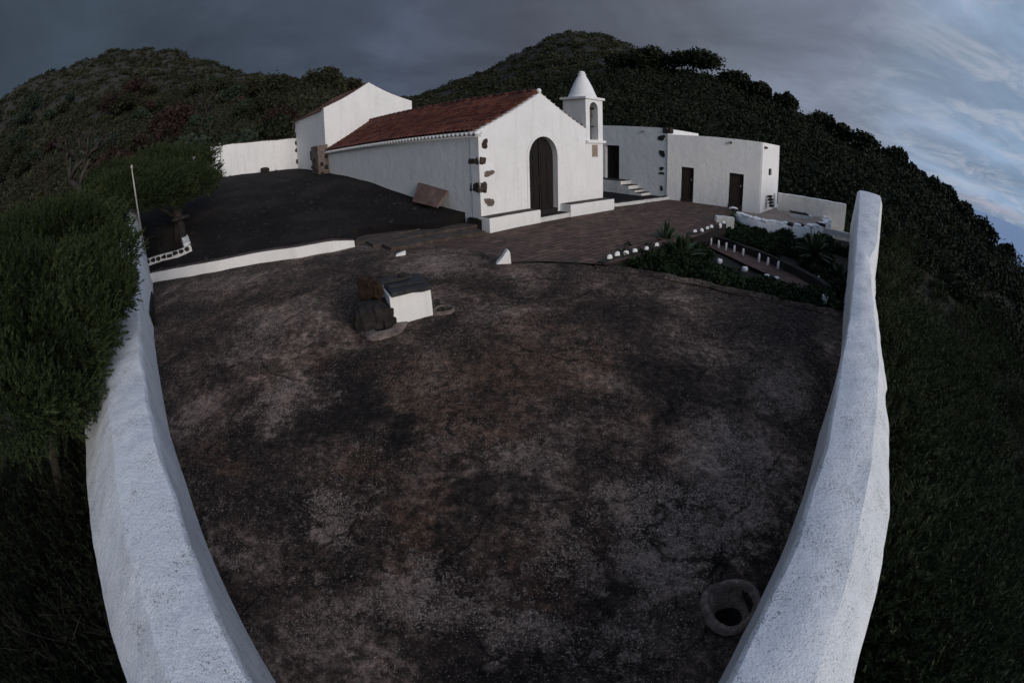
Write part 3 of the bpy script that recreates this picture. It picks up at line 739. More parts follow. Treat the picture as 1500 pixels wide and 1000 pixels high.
# benches
for sa, sb in ((s0 - .12, dL - .0), (dR_ + .13, s1 + .10)):
    bm = bmesh.new(); box(bm, A, fx, fn, UP, (sa, .005, -.15), (sb, .47, .40))
    bmesh.ops.bevel(bm, geom=bm.edges[:], offset=.018, segments=2)
    bmesh.ops.subdivide_edges(bm, edges=[e for e in bm.edges if e.calc_length() > .8], cuts=10, use_grid_fill=True); rough(bm, .010, 0, 5)
    be = link('bench', bm_mesh(bm), M['white_fresh'], ch)
    bm = bmesh.new(); box(bm, A, fx, fn, UP, (sa + .04, .01, .39), (sb - .04, .42, .412)); rough(bm, .006, 3, 6); link('bench_top', bm_mesh(bm), M['steps'], be)
# corner stones
def flatrock(px, py, w, h, seed, A_=None, az=FA, out=None, mat='lava', parent=ch, name='corner_stone', th=.016):
    A_ = A_ or A; out = out or fn
    q = gp(px, py, A_, az); ax = azv(az)
    r_ = random.Random(seed); n = 22; ol = []; s_ = r_.random() * 40
    for k in range(n):
        t = 2 * math.pi * k / n; rr_ = 1 + .22 * math.sin(2 * t + s_) + .12 * math.sin(3 * t + s_ * 2) + .07 * math.sin(7 * t + s_)
        cx_, sx_ = math.cos(t), math.sin(t)
        ol.append((math.copysign(abs(cx_) ** .7, cx_) * w * rr_, math.copysign(abs(sx_) ** .7, sx_) * h * rr_))
    bm = bmesh.new(); prism(bm, ol, q, ax, UP, out, -.05, th)
    top = [f for f in bm.faces]; bmesh.ops.bevel(bm, geom=[e for e in bm.edges if len(e.link_faces) == 2 and e.calc_face_angle(0) > .8], offset=.012, segments=1)
    return link(name, bm_mesh(bm), M[mat], parent)
flatrock(710, 211, .12, .125, 1); flatrock(716, 254, .17, .095, 2, mat='mortar'); flatrock(717, 296, .18, .115, 3, mat='mortar')
for i, (px, py, w, h) in enumerate(((700, 236, .27, .15), (699, 275, .26, .20))):
    zz = gp(px, py, corner, SA).z
    bm = hull_rock(Vector((0, 0, 0)), (w * 1.15, .16, h * 1.15), 90 + i, 3, .16, flat=SA - 90)
    bm.transform(Matrix.Translation(Vector((corner.x, corner.y, zz)) + sd * (w * 1.15 - .05) + fx * .115)); link('corner_stone', bm_mesh(bm), M['lava'], ch)
bm = bmesh.new(); box(bm, corner, fx, fn, UP, (-.13, -.55, -.1), (.02, .12, .34)); rough(bm, .03, 3, 5); link('corner_footing', bm_mesh(bm), M['dark_stone'], ch)
# plaque
s_, z_ = S_(871, 221)
bm = bmesh.new(); box(bm, A + fx * s_ + UP * z_, fx, fn, UP, (-.17, 0, -.23), (.17, .025, .23)); pq = link('plaque', bm_mesh(bm), M['plaque'], ch)
bm = bmesh.new()
for k in range(8): box(bm, A + fx * s_ + UP * (z_ + .17 - k * .048), fx, fn, UP, (-.12, .024, 0), (.12 - .03 * (k % 3), .028, .012))
link('inscription', bm_mesh(bm), M['mortar'], pq)
# bell turret
tw = s1 - sT0; bz0 = S_(883, 208)[1]; bz1 = S_(883, 148)[1]
tl_ = gp(825, 175, A + fx * sT0, SA); tdep = (tl_ - (A + fx * sT0)).to_2d().length; tdep = max(.9, min(tdep, 1.4))
oL, oR, oB, oT = S_(864, 190)[0], S_(876, 190)[0], S_(870, 205)[1], S_(870, 150)[1]
print('turret', tw, tdep, oL, oR, oB, oT, bz0, bz1, 'halfw', halfw, 'L', L_n, 'zEv', zEv, 'zAp', zAp, 's', s0, s1, sT0, 'door', dL, dR_, dTop)
bm = bmesh.new()
hole = arch(oL, oR, oB, oT - (oR - oL) / 2)
zc = bz1 + .0
prism(bm, [(sT0, zTj - .5), (s1, zTj - .5), (s1, zc), (sT0, zc)] if False else [(sT0, .2), (s1 + .004, .2), (s1 + .004, zc), (sT0, zc)], A, fx, UP, fn, -.30, .006, holes=[hole])
prism(bm, [(sT0, 1.2), (s1 + .004, 1.2), (s1 + .004, zc), (sT0, zc)], A, fx, UP, fn, -tdep, -tdep + .28, holes=[hole])
box(bm, A, fx, fn, UP, (sT0, -tdep + .28, 1.2), (sT0 + .20, -.30, zc)); box(bm, A, fx, fn, UP, (s1 - .20, -tdep + .28, 1.2), (s1 + .004, -.30, zc))
tur = link('bell_turret', bm_mesh(bm), M['white'], ch)
bm = bmesh.new(); box(bm, A, fx, fn, UP, (sT0 - .08, -tdep - .08, zc), (s1 + .08, .08, zc + .09)); bmesh.ops.bevel(bm, geom=bm.edges[:], offset=.02, segments=2); link('cornice', bm_mesh(bm), M['white'], tur)
bm = bmesh.new(); box(bm, A, fx, fn, UP, (sT0 - .03, .004, bz0 - .05), (s1 + .09, .10, bz0 + .05)); bmesh.ops.bevel(bm, geom=bm.edges[:], offset=.02, segments=2); link('ledge', bm_mesh(bm), M['white'], tur)
sp_top = S_(850, 99)[1]
bm = bmesh.new(); cc = A + fx * ((sT0 + s1) / 2) - fn * (tdep / 2); H = sp_top - zc - .09
pf = [(.60, 0), (.56, .04), (.50, .16), (.42, .34), (.33, .52), (.24, .68), (.165, .80), (.15, .83), (.17, .85), (.165, .88), (.11, .905), (.10, .915), (.125, .93), (.125, .955), (.09, .98), (.03, 1.0)]
rings = [[bm.verts.new(cc + Vector((math.cos(t * math.pi / 14) * r_ * tw / 1.06, math.sin(t * math.pi / 14) * r_ * tw / 1.06, zc + .088 + f * H * 1.0))) for t in range(28)] for r_, f in pf]
for a, b in zip(rings, rings[1:]):
    for k in range(28): bm.faces.new((a[k], a[(k + 1) % 28], b[(k + 1) % 28], b[k]))
bm.faces.new(rings[-1]); link('spire', bm_mesh(bm, True), M['white'], tur)
bm = bmesh.new(); bc = A + fx * ((oL + oR) / 2) - fn * .2 ; bz = oT - .28
pf = [(.03, .30), (.07, .27), (.09, .20), (.10, .10), (.125, .03), (.15, 0)]
rings = [[bm.verts.new(bc + Vector((math.cos(t * math.pi / 8) * r_, math.sin(t * math.pi / 8) * r_, bz - .28 + h))) for t in range(16)] for r_, h in pf]
for a, b in zip(rings, rings[1:]):
    for k in range(16): bm.faces.new((a[k], a[(k + 1) % 16], b[(k + 1) % 16], b[k]))
bm.faces.new(rings[0]); link('bell', bm_mesh(bm, True), M['bronze'], tur)
bm = bmesh.new(); tube(bm, [bc - fx * .3 + UP * (bz + .05), bc + fx * .3 + UP * (bz + .05)], [.04, .04], 8); link('bell_yoke', bm_mesh(bm), M['wood'], tur)
bm = bmesh.new(); box(bm, bc + UP * (oB + .52), fx, fn, UP, (-.3, -.02, -.02), (.3, .02, .02)); link('cross_bar', bm_mesh(bm), M['wood'], tur)

# ---------------------------------------------------------------- chancel block behind the nave
def Tq(px, py): q = gp(px, py, P2, FA); return (q - P2).dot(fx), q.z
tR, tzR = Tq(603, 148); tA, tzA = Tq(540, 121); _, tzL = Tq(476, 158)
print('chancel', tR, tzR, tA, tzA, tzL)
tm = (tzR + tzL) / 2
chn = empty('chancel', P2, None, None); chn.parent = ch; chn.location = P2 - corner
def link2(name, me, mat, par=chn, base=P2):
    o = bpy.data.objects.new(name, me); C.objects.link(o); me.materials.append(mat); o.parent = par; me.transform(Matrix.Translation(-base)); return o
cl = (gp(433, 210, P2, SA) - P2).to_2d().length
front = [(0, -.4), (0, tzL)] + conc(0, tzL, tA, tzA, .10)[1:] + conc(tA, tzA, tR, tzR, .10)[1:] + [(tR, -.4)]
bm = bmesh.new(); prism(bm, front, P2, fx, UP, sd, 0, .35)
gz_in = [(x, z - .12) if z > 1 else (x, z) for x, z in front]
prism(bm, gz_in, P2, fx, UP, sd, .35, cl)
link2('chancel_wall', bm_mesh(bm), M['white'])
o = tile_roof(P2 + fx * tA + sd * .36 - corner * 0, sd, fx, cl - .30, tA, tzL, tzA, mat=M['tile_old'], name='chancel_roof', sag=.10, lift=-.10, over=.10, wav=.04)
o.data.transform(Matrix.Translation(-P2)); o.parent = chn
bm = bmesh.new()
for seq in (conc(0, tzL, tA, tzA, .10), conc(tA, tzA, tR, tzR, .10)):
    for (a, b) in zip(seq, seq[1:]):
        n = max(1, int(math.dist(a, b) / .17))
        for q in range(n):
            f = q / n
            tube(bm, [P2 + fx * (a[0] + (b[0] - a[0]) * f) + UP * (a[1] + (b[1] - a[1]) * f + .01) + sd * .5, P2 + fx * (a[0] + (b[0] - a[0]) * f) + UP * (a[1] + (b[1] - a[1]) * f + .01) + sd * .03], [.05, .05], 6)
link2('chancel_verge', bm_mesh(bm, True), M['tile_old'])
w_ = gp(456, 228, P2, SA); ws = (w_ - P2).dot(sd)
bm = bmesh.new(); box(bm, P2 + sd * ws + UP * w_.z, sd, fx, UP, (-.16, -.015, -.26), (.16, .1, .26)); link2('chancel_window', bm_mesh(bm), M['wood'])
# buttress of bare stone where nave and chancel meet
b0 = gp(471, 213, P2 - fx * .0, SA); 
bm = bmesh.new(); box(bm, P2, sd, fx, UP, (-.25, -.55, .8), (.75, -.005, b0.z)); rough(bm, .035, 5, 3.3); link2('buttress', bm_mesh(bm), M['mortar'])
for i, (a, z, w, h) in enumerate(((0.1, 1.2, .2, .12), (.5, 1.45, .16, .1), (.15, 1.75, .18, .12), (.55, 1.95, .12, .1), (.2, 2.3, .16, .1))):
    q = P2 + sd * a - fx * .56 + UP * (z + .3); bm = hull_rock(q, (.10, .10, h), 60 + i, 2); o = link2('buttress_stone', bm_mesh(bm), M['dark_stone'])
    bm = hull_rock(P2 - sd * .26 - fx * (.15 + .25 * (i % 2)) + UP * (z + .4), (.10, .06, h), 70 + i, 2); link2('buttress_stone', bm_mesh(bm), M['dark_stone'])
for i, (px, py) in enumerate(((435, 184), (435, 197), (436, 209), (437, 220), (439, 236))):
    q = gp(px, py, P2, SA); bm = hull_rock(P2 + sd * (cl - .05) + UP * q.z - fx * .0, (.13, .16, .16), 30 + i, 2); link2('corner_stone', bm_mesh(bm), M['lava'])

# ---------------------------------------------------------------- far yard wall
fA = fwr + sd * .0
fd = azv(FA + 4)
zr_t = gp(434, 203, fA, FA + 4).z; fl = gp(305, 216, fA, FA + 4); Lf = (fl - fA).to_2d().length; zl_t = fl.z
bm = bmesh.new(); rows = []
nst = 40; Lx = Lf + 3.5
for k in range(nst + 1):
    t = k / nst * Lx; p = fA - fd * t; zt = zr_t + (zl_t - zr_t) * t / Lf + .03 * hsh(t * 2, 0, 0, 1) - max(0, t - Lf) * .1
    n_ = azv(FA + 94); zg = grav(p.x, p.y) - .4
    rows.append([bm.verts.new((p.x, p.y, zg)), bm.verts.new((p.x, p.y, zt)), bm.verts.new((p.x - n_.x * .4, p.y - n_.y * .4, zt + .02)), bm.verts.new((p.x - n_.x * .4, p.y - n_.y * .4, zg))])
for a, b in zip(rows, rows[1:]):
    for j in range(4): bm.faces.new((a[j], a[(j + 1) % 4], b[(j + 1) % 4], b[j]))
bm.faces.new(rows[0]); bm.faces.new(rows[-1][::-1])
fw = empty('yard_wall', fA, 'tall white wall closing the cinder yard, joined to the chancel block', 'wall')
link('wall_body', bm_mesh(bm), M['white'], fw)
bm = bmesh.new()
for k in range(60):
    t = (k + .5) / 60 * Lx; p = fA - fd * t - azv(FA + 94) * .1; zt = zr_t + (zl_t - zr_t) * t / Lf + .03 * hsh(t * 2, 0, 0, 1) - max(0, t - Lf) * .1
    b2 = hull_rock(Vector((p.x, p.y, zt + .02)), (.14, .14, .045), k, 1); me = bm_mesh(b2); bm.from_mesh(me)
link('capping_stones', bm_mesh(bm), M['lava'], fw)
q = gp(387, 246, fA, FA + 4) + azv(FA + 94) * .3; q.z = grav(q.x, q.y) + .1
tag(link('boulder', bm_mesh(hull_rock(q, (.28, .22, .2), 5)), M['dark_stone']), 'rounded dark boulder at the foot of the yard wall', 'boulder')
pp = gp(324, 258, fA, FA + 4) + azv(FA + 94) * .5; pb = grav(pp.x, pp.y)
bm = bmesh.new(); tp = gp(322, 211, pp, FA + 4); tube(bm, [(pp.x, pp.y, pb - .2), (tp.x, tp.y, tp.z)], [.022, .018], 8)
o_ = empty('standing_pipe', Vector((pp.x, pp.y, pb)), 'thin upright metal pipe in front of the yard wall', 'pipe'); link('pipe', bm_mesh(bm, True), M['metal'], o_)
bm = bmesh.new(); bmesh.ops.create_uvsphere(bm, u_segments=10, v_segments=6, radius=.045); bm.transform(Matrix.Translation(tp)); link('cap', bm_mesh(bm, True), M['metal'], o_)

# ---------------------------------------------------------------- outbuildings
# right block
aAz = 122.0
cR = gz(1111, 304, .20)                       # near outer corner
ax_ = azv(aAz); an = azv(aAz + 90)            # an: out of the front, towards the forecourt
def Aq(px, py): q = gp(px, py, cR, aAz); return (q - cR).dot(ax_), q.z
aL, azLt = Aq(978, 197); _, azRt = Aq(1114, 208)
print('annex', aL, azLt, azRt, cR)
ob = empty('outbuilding', Vector((cR.x, cR.y, 0)), 'low white flat-roofed outbuilding with two brown doors', 'building')
eaz = 44.0; ex = azv(eaz)
edep = 4.2; q = gp(1141, 240, cR, eaz); edep = min(6, max(2.5, (q - cR).to_2d().length)); print('edep', edep)
eT = gp(1143, 214, cR, eaz).z
doors = []
for (a, b, t) in (((997, 290), (1015, 290), (1005, 245)), ((1067, 290), (1088, 290), (1077, 254))):
    doors.append((Aq(*a)[0], Aq(*b)[0], Aq(*t)[1]))
print(doors)
outl = [(0, -.3), (0, azRt), (aL * .5, (azRt + azLt) / 2 + .02), (aL, azLt), (aL, -.3)]
for a, b, t in doors: outl += [(a, -.3), (a, t), (b, t), (b, -.3)]
bm = bmesh.new(); prism(bm, outl, cR, ax_, UP, an, -.4, 0)
for v in bm.verts: v.co.z -= cR.z * 0
me = bm_mesh(bm); me.transform(Matrix.Translation((0, 0, -cR.z))); link('front_wall', me, M['white'], ob)
bm = bmesh.new()
e_ol = [(0.405, -.5), (.405, azRt), (edep, eT), (edep, -.5)]
e_ol = [(.3, -.6), (.3, azRt), (edep, eT), (edep, -.6)]
wq = gp(1128, 252, cR, eaz); wsx = (wq - cR).dot(ex)
hole = [(wsx - .36, wq.z - .17), (wsx + .36, wq.z - .17), (wsx + .36, wq.z + .17), (wsx - .36, wq.z + .17)]
en = azv(eaz + 90)
cc0 = Vector((cR.x, cR.y, 0))
prism(bm, e_ol, cc0 + en * .003, ex, UP, en, -.4, 0, holes=[hole])
link('end_wall', bm_mesh(bm), M['white'], ob)
bm = bmesh.new(); box(bm, cc0 + ex * wsx + UP * wq.z, ex, en, UP, (-.36, -.12, -.17), (.36, -.08, .17)); wn = link('window', bm_mesh(bm), M['black'], ob)
bm = bmesh.new()
for s in (-1, 1): box(bm, cc0 + ex * wsx + UP * wq.z, ex, en, UP, (s * .34 - .02, -.08, -.17), (s * .34 + .02, -.05, .17)); box(bm, cc0 + ex * wsx + UP * (wq.z + s * .15), ex, en, UP, (-.32, -.08, -.02), (.32, -.05, .02))
link('window_frame', bm_mesh(bm), M['wood'], wn)
bm = bmesh.new(); n2 = -an
pA = cc0 + an * -.3 + UP * (min(azRt, azLt) - .25); 
vs = [cc0 - an * .35, cc0 + ax_ * aL - an * .35, cc0 + ax_ * aL + ex * edep, cc0 + ex * edep - en * .3]
f = [bm.verts.new((v.x, v.y, azRt - .18)) for v in vs]; bm.faces.new(f)
f2 = [bm.verts.new((v.x, v.y, -.4)) for v in (vs[1], vs[2], vs[3])]
bm.faces.new((f[1], f2[0], f2[1], f[2])); bm.faces.new((f[2], f2[1], f2[2], f[3]))
link('flat_roof', bm_mesh(bm), M['white_worn'], ob)
for i, (a, b, t) in enumerate(doors):
    bm = bmesh.new(); box(bm, cc0, ax_, an, UP, (a, -.17, -.05), (b, -.13, t)); dr = link('door', bm_mesh(bm), M['wood'], ob)
    bm = bmesh.new()
    for k in range(5): x0 = a + (b - a) * (k + .08) / 5; x1 = a + (b - a) * (k + .92) / 5; box(bm, cc0, ax_, an, UP, (x0, -.13, .05), (x1, -.12, t - .06))
    link('door_boards', bm_mesh(bm), M['wood_brown'], dr)
    bm = bmesh.new(); box(bm, cc0, ax_, an, UP, (a + (b - a) * .8 - .03, -.12, 1.0), (a + (b - a) * .8 + .03, -.09, 1.1)); link('latch', bm_mesh(bm), M['metal'], dr)
    bm = bmesh.new(); fr = min(a, b), max(a, b)
    box(bm, cc0, ax_, an, UP, (fr[0], -.12, 0), (fr[0] + .06, -.03, t)); box(bm, cc0, ax_, an, UP, (fr[1] - .06, -.12, 0), (fr[1], -.03, t)); box(bm, cc0, ax_, an, UP, (fr[0] + .06, -.12, t - .06), (fr[1] - .06, -.03, t))
    link('door_frame', bm_mesh(bm), M['wood'], dr)
    bm = bmesh.new(); box(bm, cc0, ax_, an, UP, (fr[0], -.12, -.05), (fr[1], .02, .12 if i == 0 else .16)); link('door_sill', bm_mesh(bm), M['dark_stone'], dr)
for (px, py, s) in ((1071, 209, 1),):
    a, z = Aq(px, py); bm = bmesh.new(); tube(bm, [cc0 + ax_ * a + UP * (z + .02) - an * .1, cc0 + ax_ * a + UP * (z - .02) + an * .16], [.06, .05], 8); rough(bm, .01, 0, 9); link('drain_spout', bm_mesh(bm), M['mortar'], ob)
bm = hull_rock(cc0 + ex * .75 + UP * (azRt - .22) + en * .02, (.13, .13, .07), 3, 2); link('drain_stone', bm_mesh(bm), M['lava'], ob)
# left, taller block
lAz = 137.0; lA = Vector((cc0.x, cc0.y, 0)) + ax_ * aL - an * .05; lx = azv(lAz); ln = azv(lAz + 90)
def Bq(px, py): q = gp(px, py, lA, lAz); return (q - lA).dot(lx), q.z
bL, bzL = Bq(884, 185); _, bzR = Bq(977, 188)
print('annexL', bL, bzL, bzR, lA)
bd = (Bq(887, 250)[0] , Bq(907, 250)[0], Bq(898, 213)[1], Bq(898, 262)[1]); print(bd)
ob2 = empty('outbuilding', lA, 'taller white flat-roofed outbuilding with side steps up to a dark door, behind the bell turret', 'building')
bm = bmesh.new(); bL2 = bL - 1.0
prism(bm, [(0, -.4), (0, bzR), (bL2, bzL + .05), (bL2, -.4)], lA, lx, UP, ln, -.4, 0, holes=[[(bd[0], bd[3]), (bd[1], bd[3]), (bd[1], bd[2]), (bd[0], bd[2])]])
link('front_wall', bm_mesh(bm), M['white'], ob2)
# its end wall rises just above the lower roof
rx = azv(lAz - 90); e1 = gp(1027, 196, lA, 45); bdep = 3.6
bm = bmesh.new(); prism(bm, [(0.3, .5), (.3, bzR - .02), (bdep, bzR - .04), (bdep, .5)], lA, rx, UP, lx, -.4, .0); 
box(bm, lA, rx, lx, UP, (.3, bL2, -.4), (bdep, bL2 + .4, bzL)); box(bm, lA, rx, lx, UP, (bdep - .4, bL2, -.4), (bdep - .003, -.003, bzR - .06))
link('end_wall', bm_mesh(bm), M['white'], ob2)
bm = bmesh.new(); box(bm, lA, rx, lx, UP, (.3, bL2 + .3, bzR - .4), (bdep - .3, -.3, bzR - .35)); link('flat_roof', bm_mesh(bm), M['white_worn'], ob2)
bm = bmesh.new(); box(bm, lA, lx, ln, UP, (bd[0], -.25, bd[3]), (bd[1], -.2, bd[2])); dr = link('door', bm_mesh(bm), M['wood'], ob2)
bm = bmesh.new()
for k in range(4): x0 = bd[0] + (bd[1] - bd[0]) * (k + .1) / 4; x1 = bd[0] + (bd[1] - bd[0]) * (k + .9) / 4; box(bm, lA, lx, ln, UP, (x0, -.2, bd[3] + .05), (x1, -.18, bd[2] - .05))
link('door_boards', bm_mesh(bm), M['wood'], dr)
for i, (px, py, w, h) in enumerate(((969, 202, .20, .12), (970, 225, .14, .17), (969, 247, .10, .09), (969, 254, .12, .07), (969, 276, .08, .11))):
    flatrock(px, py, w, h, 40 + i, lA, lAz, ln, parent=ob2, mat='dark_stone')
bm = bmesh.new(); q = gp(987, 191, lA, lAz); box(bm, lA + UP * (bzR - .12), lx, ln, UP, (-.25, -.35, -.12), (.12, .02, .16)); rough(bm, .03, 3, 5); link('quoin', bm_mesh(bm), M['dark_stone'], ob2)
a, z = Bq(943, 191); bm = bmesh.new(); tube(bm, [lA + lx * a + UP * (z - .05) - ln * .1, lA + lx * a + UP * (z - .08) + ln * .14], [.05, .04], 8); link('drain_spout', bm_mesh(bm), M['mortar'], ob2)
# steps along its wall
stt = empty('side_steps', lA + lx * bd[1], 'white side steps with dark treads climbing to the outbuilding door', 'steps')
px_steps = [(906, 264, 920, 264), (921, 269, 933, 268), (932, 275, 942, 275), (940, 281, 951, 281)]
zs = [bd[3], bd[3] - .19, bd[3] - .38, bd[3] - .57]
sx = [Bq(921, 264)[0], Bq(932, 270)[0], Bq(941, 276)[0], Bq(950, 282)[0]]
prev = bL2 + .3
for k in range(4):
    bm = bmesh.new(); z = max(.2, zs[k]); w = .9; st0 = prev; st1 = sx[k] + .12
    box(bm, lA, lx, ln, UP, (st0, .004, -.1), (st1, w, z)); rough(bm, .01, 2, 4, k); s_o = link('step', bm_mesh(bm), M['white_worn'], stt)
    bm = bmesh.new(); box(bm, lA, lx, ln, UP, (st0 + (.0 if k else 0) + .02, .01, z + .0), (st1 - .03, w - .02, z + .03)); rough(bm, .01, 2, 5, k); link('tread', bm_mesh(bm), M['dark_stone'], s_o)
    prev = st1 + .002

# parapet wall from outbuilding to the long wall
w0 = cc0 + ex * (edep * .75) + en * .4; 
wa = gp(1140, 283, w0, 125); wb = gp(1240, 300, w0, 125)
print('parapet', wa, wb)
bm = bmesh.new(); rows = []
d = (wb - wa); ln_ = d.to_2d().length; dn = Vector((d.x, d.y, 0)).normalized(); nn = Vector((-dn.y, dn.x, 0))
for k in range(25):
    t = k / 24; p = wa.lerp(wb, t); zt = p.z + .015 * hsh(t * 20, 0, 0, 2)
    rows.append([bm.verts.new((p.x, p.y, -1.3)), bm.verts.new((p.x, p.y, zt)), bm.verts.new((p.x + nn.x * .35, p.y + nn.y * .35, zt + .02)), bm.verts.new((p.x + nn.x * .35, p.y + nn.y * .35, -1.3))])
for a, b in zip(rows, rows[1:]):
    for j in range(4): bm.faces.new((a[j], a[(j + 1) % 4], b[(j + 1) % 4], b[j]))
bm.faces.new(rows[0]); bm.faces.new(rows[-1][::-1])
tag(link('parapet_wall', bm_mesh(bm), M['white_worn']), 'stained grey-white garden wall beyond the stone circle', 'wall')

# ---------------------------------------------------------------- raised threshing circle
zT = -.05
ring = [gz(px, py, zT) for px, py in ((1079, 306), (1100, 303), (1130, 302), (1165, 305), (1195, 314), (1222, 327), (1200, 330), (1170, 328), (1145, 325), (1115, 317), (1092, 312))]
a = np.array([[p.x, p.y] for p in ring]); c0 = a.mean(0); u, s, vt = np.linalg.svd(a - c0)
pr = (a - c0) @ vt.T; ra, rb = abs(pr[:, 0]).max(), abs(pr[:, 1]).max(); print('ring', c0, ra, rb)
ra, rb = ra * .98, rb * .98
def rp(t, k=1.0): q = c0 + (math.cos(t) * ra * k) * vt[0] + (math.sin(t) * rb * k) * vt[1]; return Vector((q[0], q[1], zT))
er = empty('stone_circle', Vector((c0[0], c0[1], GZ)), 'raised round earth circle with white skirt wall and whitewashed rim stones', 'stone circle')
n = 72; bm = bmesh.new(); rows = []
for k in range(n):
    t = 2 * math.pi * k / n; rows.append([bm.verts.new(rp(t, kk) + UP * zz) for kk, zz in ((.84, -.10), (.86, .0), (.95, .03), (1.0, .0), (1.03, -.75))])
for i in range(n):
    for j in range(4): bm.faces.new((rows[i][j], rows[i][j + 1], rows[(i + 1) % n][j + 1], rows[(i + 1) % n][j]))
rough(bm, .03, 0, 4); link('skirt_wall', bm_mesh(bm, True), M['white_worn'], er)
bm = bmesh.new(); bm.faces.new([bm.verts.new(rp(2 * math.pi * k / n, .86) - UP * .05) for k in range(n)]); link('earth_fill', bm_mesh(bm), M['pale_earth'], er)
for k in range(54):
    t = 2 * math.pi * k / 54 + random.uniform(-.04, .04); p = rp(t, random.uniform(.90, .97)) + UP * .05
    bm = hull_rock(Vector((0, 0, 0)), (random.uniform(.15, .28), random.uniform(.12, .17), random.uniform(.06, .10)), k, 2)
    bm.transform(Matrix.Translation(p)); link('rim_stone', bm_mesh(bm), M['white_fresh'] if random.random() < .8 else M['dark_stone'], er)
q = gz(1173, 318, zT); bm = bmesh.new(); box(bm, q, azv(112), azv(22), UP, (-.55, -.3, -.05), (.55, .3, .16)); rough(bm, .02, 2, 5)
sl = empty('stone_plinth', q, 'small white plinth with dark slab on top inside the stone circle', 'plinth'); link('plinth_body', bm_mesh(bm), M['white_worn'], sl)
bm = bmesh.new(); box(bm, q, azv(112), azv(22), UP, (-.6, -.28, .165), (.35, .3, .22)); rough(bm, .02, 2, 5); link('slab', bm_mesh(bm), M['dark_stone'], sl)
# curved low wall from circle to long wall, white block, patterned dark panel
tp = [gz(1062, 326, .12), gz(1075, 318, .12)]
sa = [gz(1226, 336, -.18), gz(1252, 343, -.18)]
lowwall('garden_wall', [gz(1190, 332, -.12), gz(1222, 337, -.15), gz(1254, 345, -.15)], .8, .25, 'low grey-white garden wall joining the stone circle to the long parapet', M['white_worn'])
q = gz(1062, 322, .1); bm = bmesh.new(); box(bm, q, azv(100), azv(10), UP, (-.35, -.1, -.3), (.35, .2, .12)); rough(bm, .02, 3, 5)
tag(link('white_block', bm_mesh(bm), M['white_worn']), 'white plastered block at the forecourt corner near the stone circle', 'block')
q = gp(1129, 300, cc0 + en * .25, eaz); qt = gp(1130, 286, cc0 + en * .1, eaz)
bm = bmesh.new(); b0_ = cc0 + ex * ((q - cc0).dot(ex)); h_ = .55
for k in range(12):
    b2 = hull_rock(b0_ + ex * (-.2 + .2 * (k % 3)) + en * (.28 - .03 * (k // 3)) + UP * (.12 + .15 * (k // 3) + .1), (.11, .08, .075), k, 1); me = bm_mesh(b2); bm.from_mesh(me)
tag(link('stone_pile', bm_mesh(bm), M['dark_stone']), 'dark stacked stones leaning against the outbuilding end wall', 'stones')

# ---------------------------------------------------------------- garden edging
ew = [gz(px, py, GZ + .32) for px, py in ((1026, 343), (1060, 350), (1096, 363), (1130, 376), (1165, 392), (1195, 408), (1210, 418))]
lowwall('edging_wall', ew, .45, .16, 'dark low stone edging wall beside the garden path', M['dark_stone'], rgh=.03)
stk = [(1027, 343, 356), (1041, 348, 360), (1052, 351, 364), (1063, 354, 368), (1075, 358, 371), (1088, 363, 375), (1111, 370, 385), (1124, 376, 390), (1139, 381, 395), (1157, 388, 398), (1173, 394, 400), (1188, 400, 410), (1197, 403, 417)]
for i, (px, yt, yb) in enumerate(stk):
    b = gz(px, yb, GZ + .1); d = math.hypot(b.x, b.y); bm = bmesh.new()
    tpt = gr(px + 1, yt, d + .05); hgt = max(.1, tpt.z - b.z)
    bm = hull_rock(Vector((0, 0, hgt / 2)), (.036, .05, hgt / 2), i, 2, .10, flat=30); bm.transform(Matrix.Translation(b - Vector((b.x, b.y, 0)).normalized() * .02))
    tag(link('edging_post', bm_mesh(bm), M['white_fresh']), 'upright whitewashed stone in the row edging the garden path', 'edging stone', 'whitewashed upright edging stones along the garden path')
for kb in (((884, 384), (904, 376), (930, 371), (968, 361)), ((1016, 342), (1040, 335), (1064, 327))):
    lowwall('garden_kerb', [gz(a, b, .03) for a, b in kb], .7, .16, 'dark rough stone kerb carrying the %s row of rounded white stones' % ('longer' if kb[0][0] < 1000 else 'shorter'), M['dark_stone'], cat='kerb', rgh=.03)
for i, (px, py) in enumerate(((893, 379), (904, 375), (917, 373), (930, 370), (947, 367), (962, 361), (1018, 341), (1028, 339), (1036, 336), (1042, 334), (1055, 331), (1060, 328))):
    b = gz(px, py, .0); bm = hull_rock(Vector((0, 0, .04)), (.085, .032, .095), i + 30, 2, .12, flat=-28); bm.transform(Matrix.Translation(b - UP * .03))
    tag(link('kerb_stone', bm_mesh(bm, True), M['white_fresh']), 'rounded whitewashed kerb stone between paving and garden', 'kerb stone', 'whitewashed kerb stones between paving and garden')
for i, (px, py) in enumerate(((1037, 379), (1054, 385), (1091, 397), (1123, 408), (1137, 412))):
    b = gz(px, py, GZ + .08); bm = hull_rock(Vector((0, 0, .05)), (.08, .07, .08), i + 50, 2, .2); bm.transform(Matrix.Translation(b))
    tag(link('edging_stone', bm_mesh(bm), M['white_fresh']), 'small white stone half buried on the shrub side of the garden path', 'stone', 'small white stones beside the garden path')
q = Rpt((np.array([tedge[-1].x, tedge[-1].y]) - R_mi) @ R_di + .5, .3); q.z = GZ
bm = bmesh.new(); box(bm, q, azv(43), azv(-47), UP, (-.3, -.1, 0), (.5, .35, .12)); box(bm, q, azv(43), azv(-47), UP, (-.28, .2, .12), (-.08, .33, .5)); rough(bm, .03, 3, 4)
tag(link('wall_stub', bm_mesh(bm), M['white_worn']), 'broken white stub of masonry at the foot of the long parapet', 'masonry')

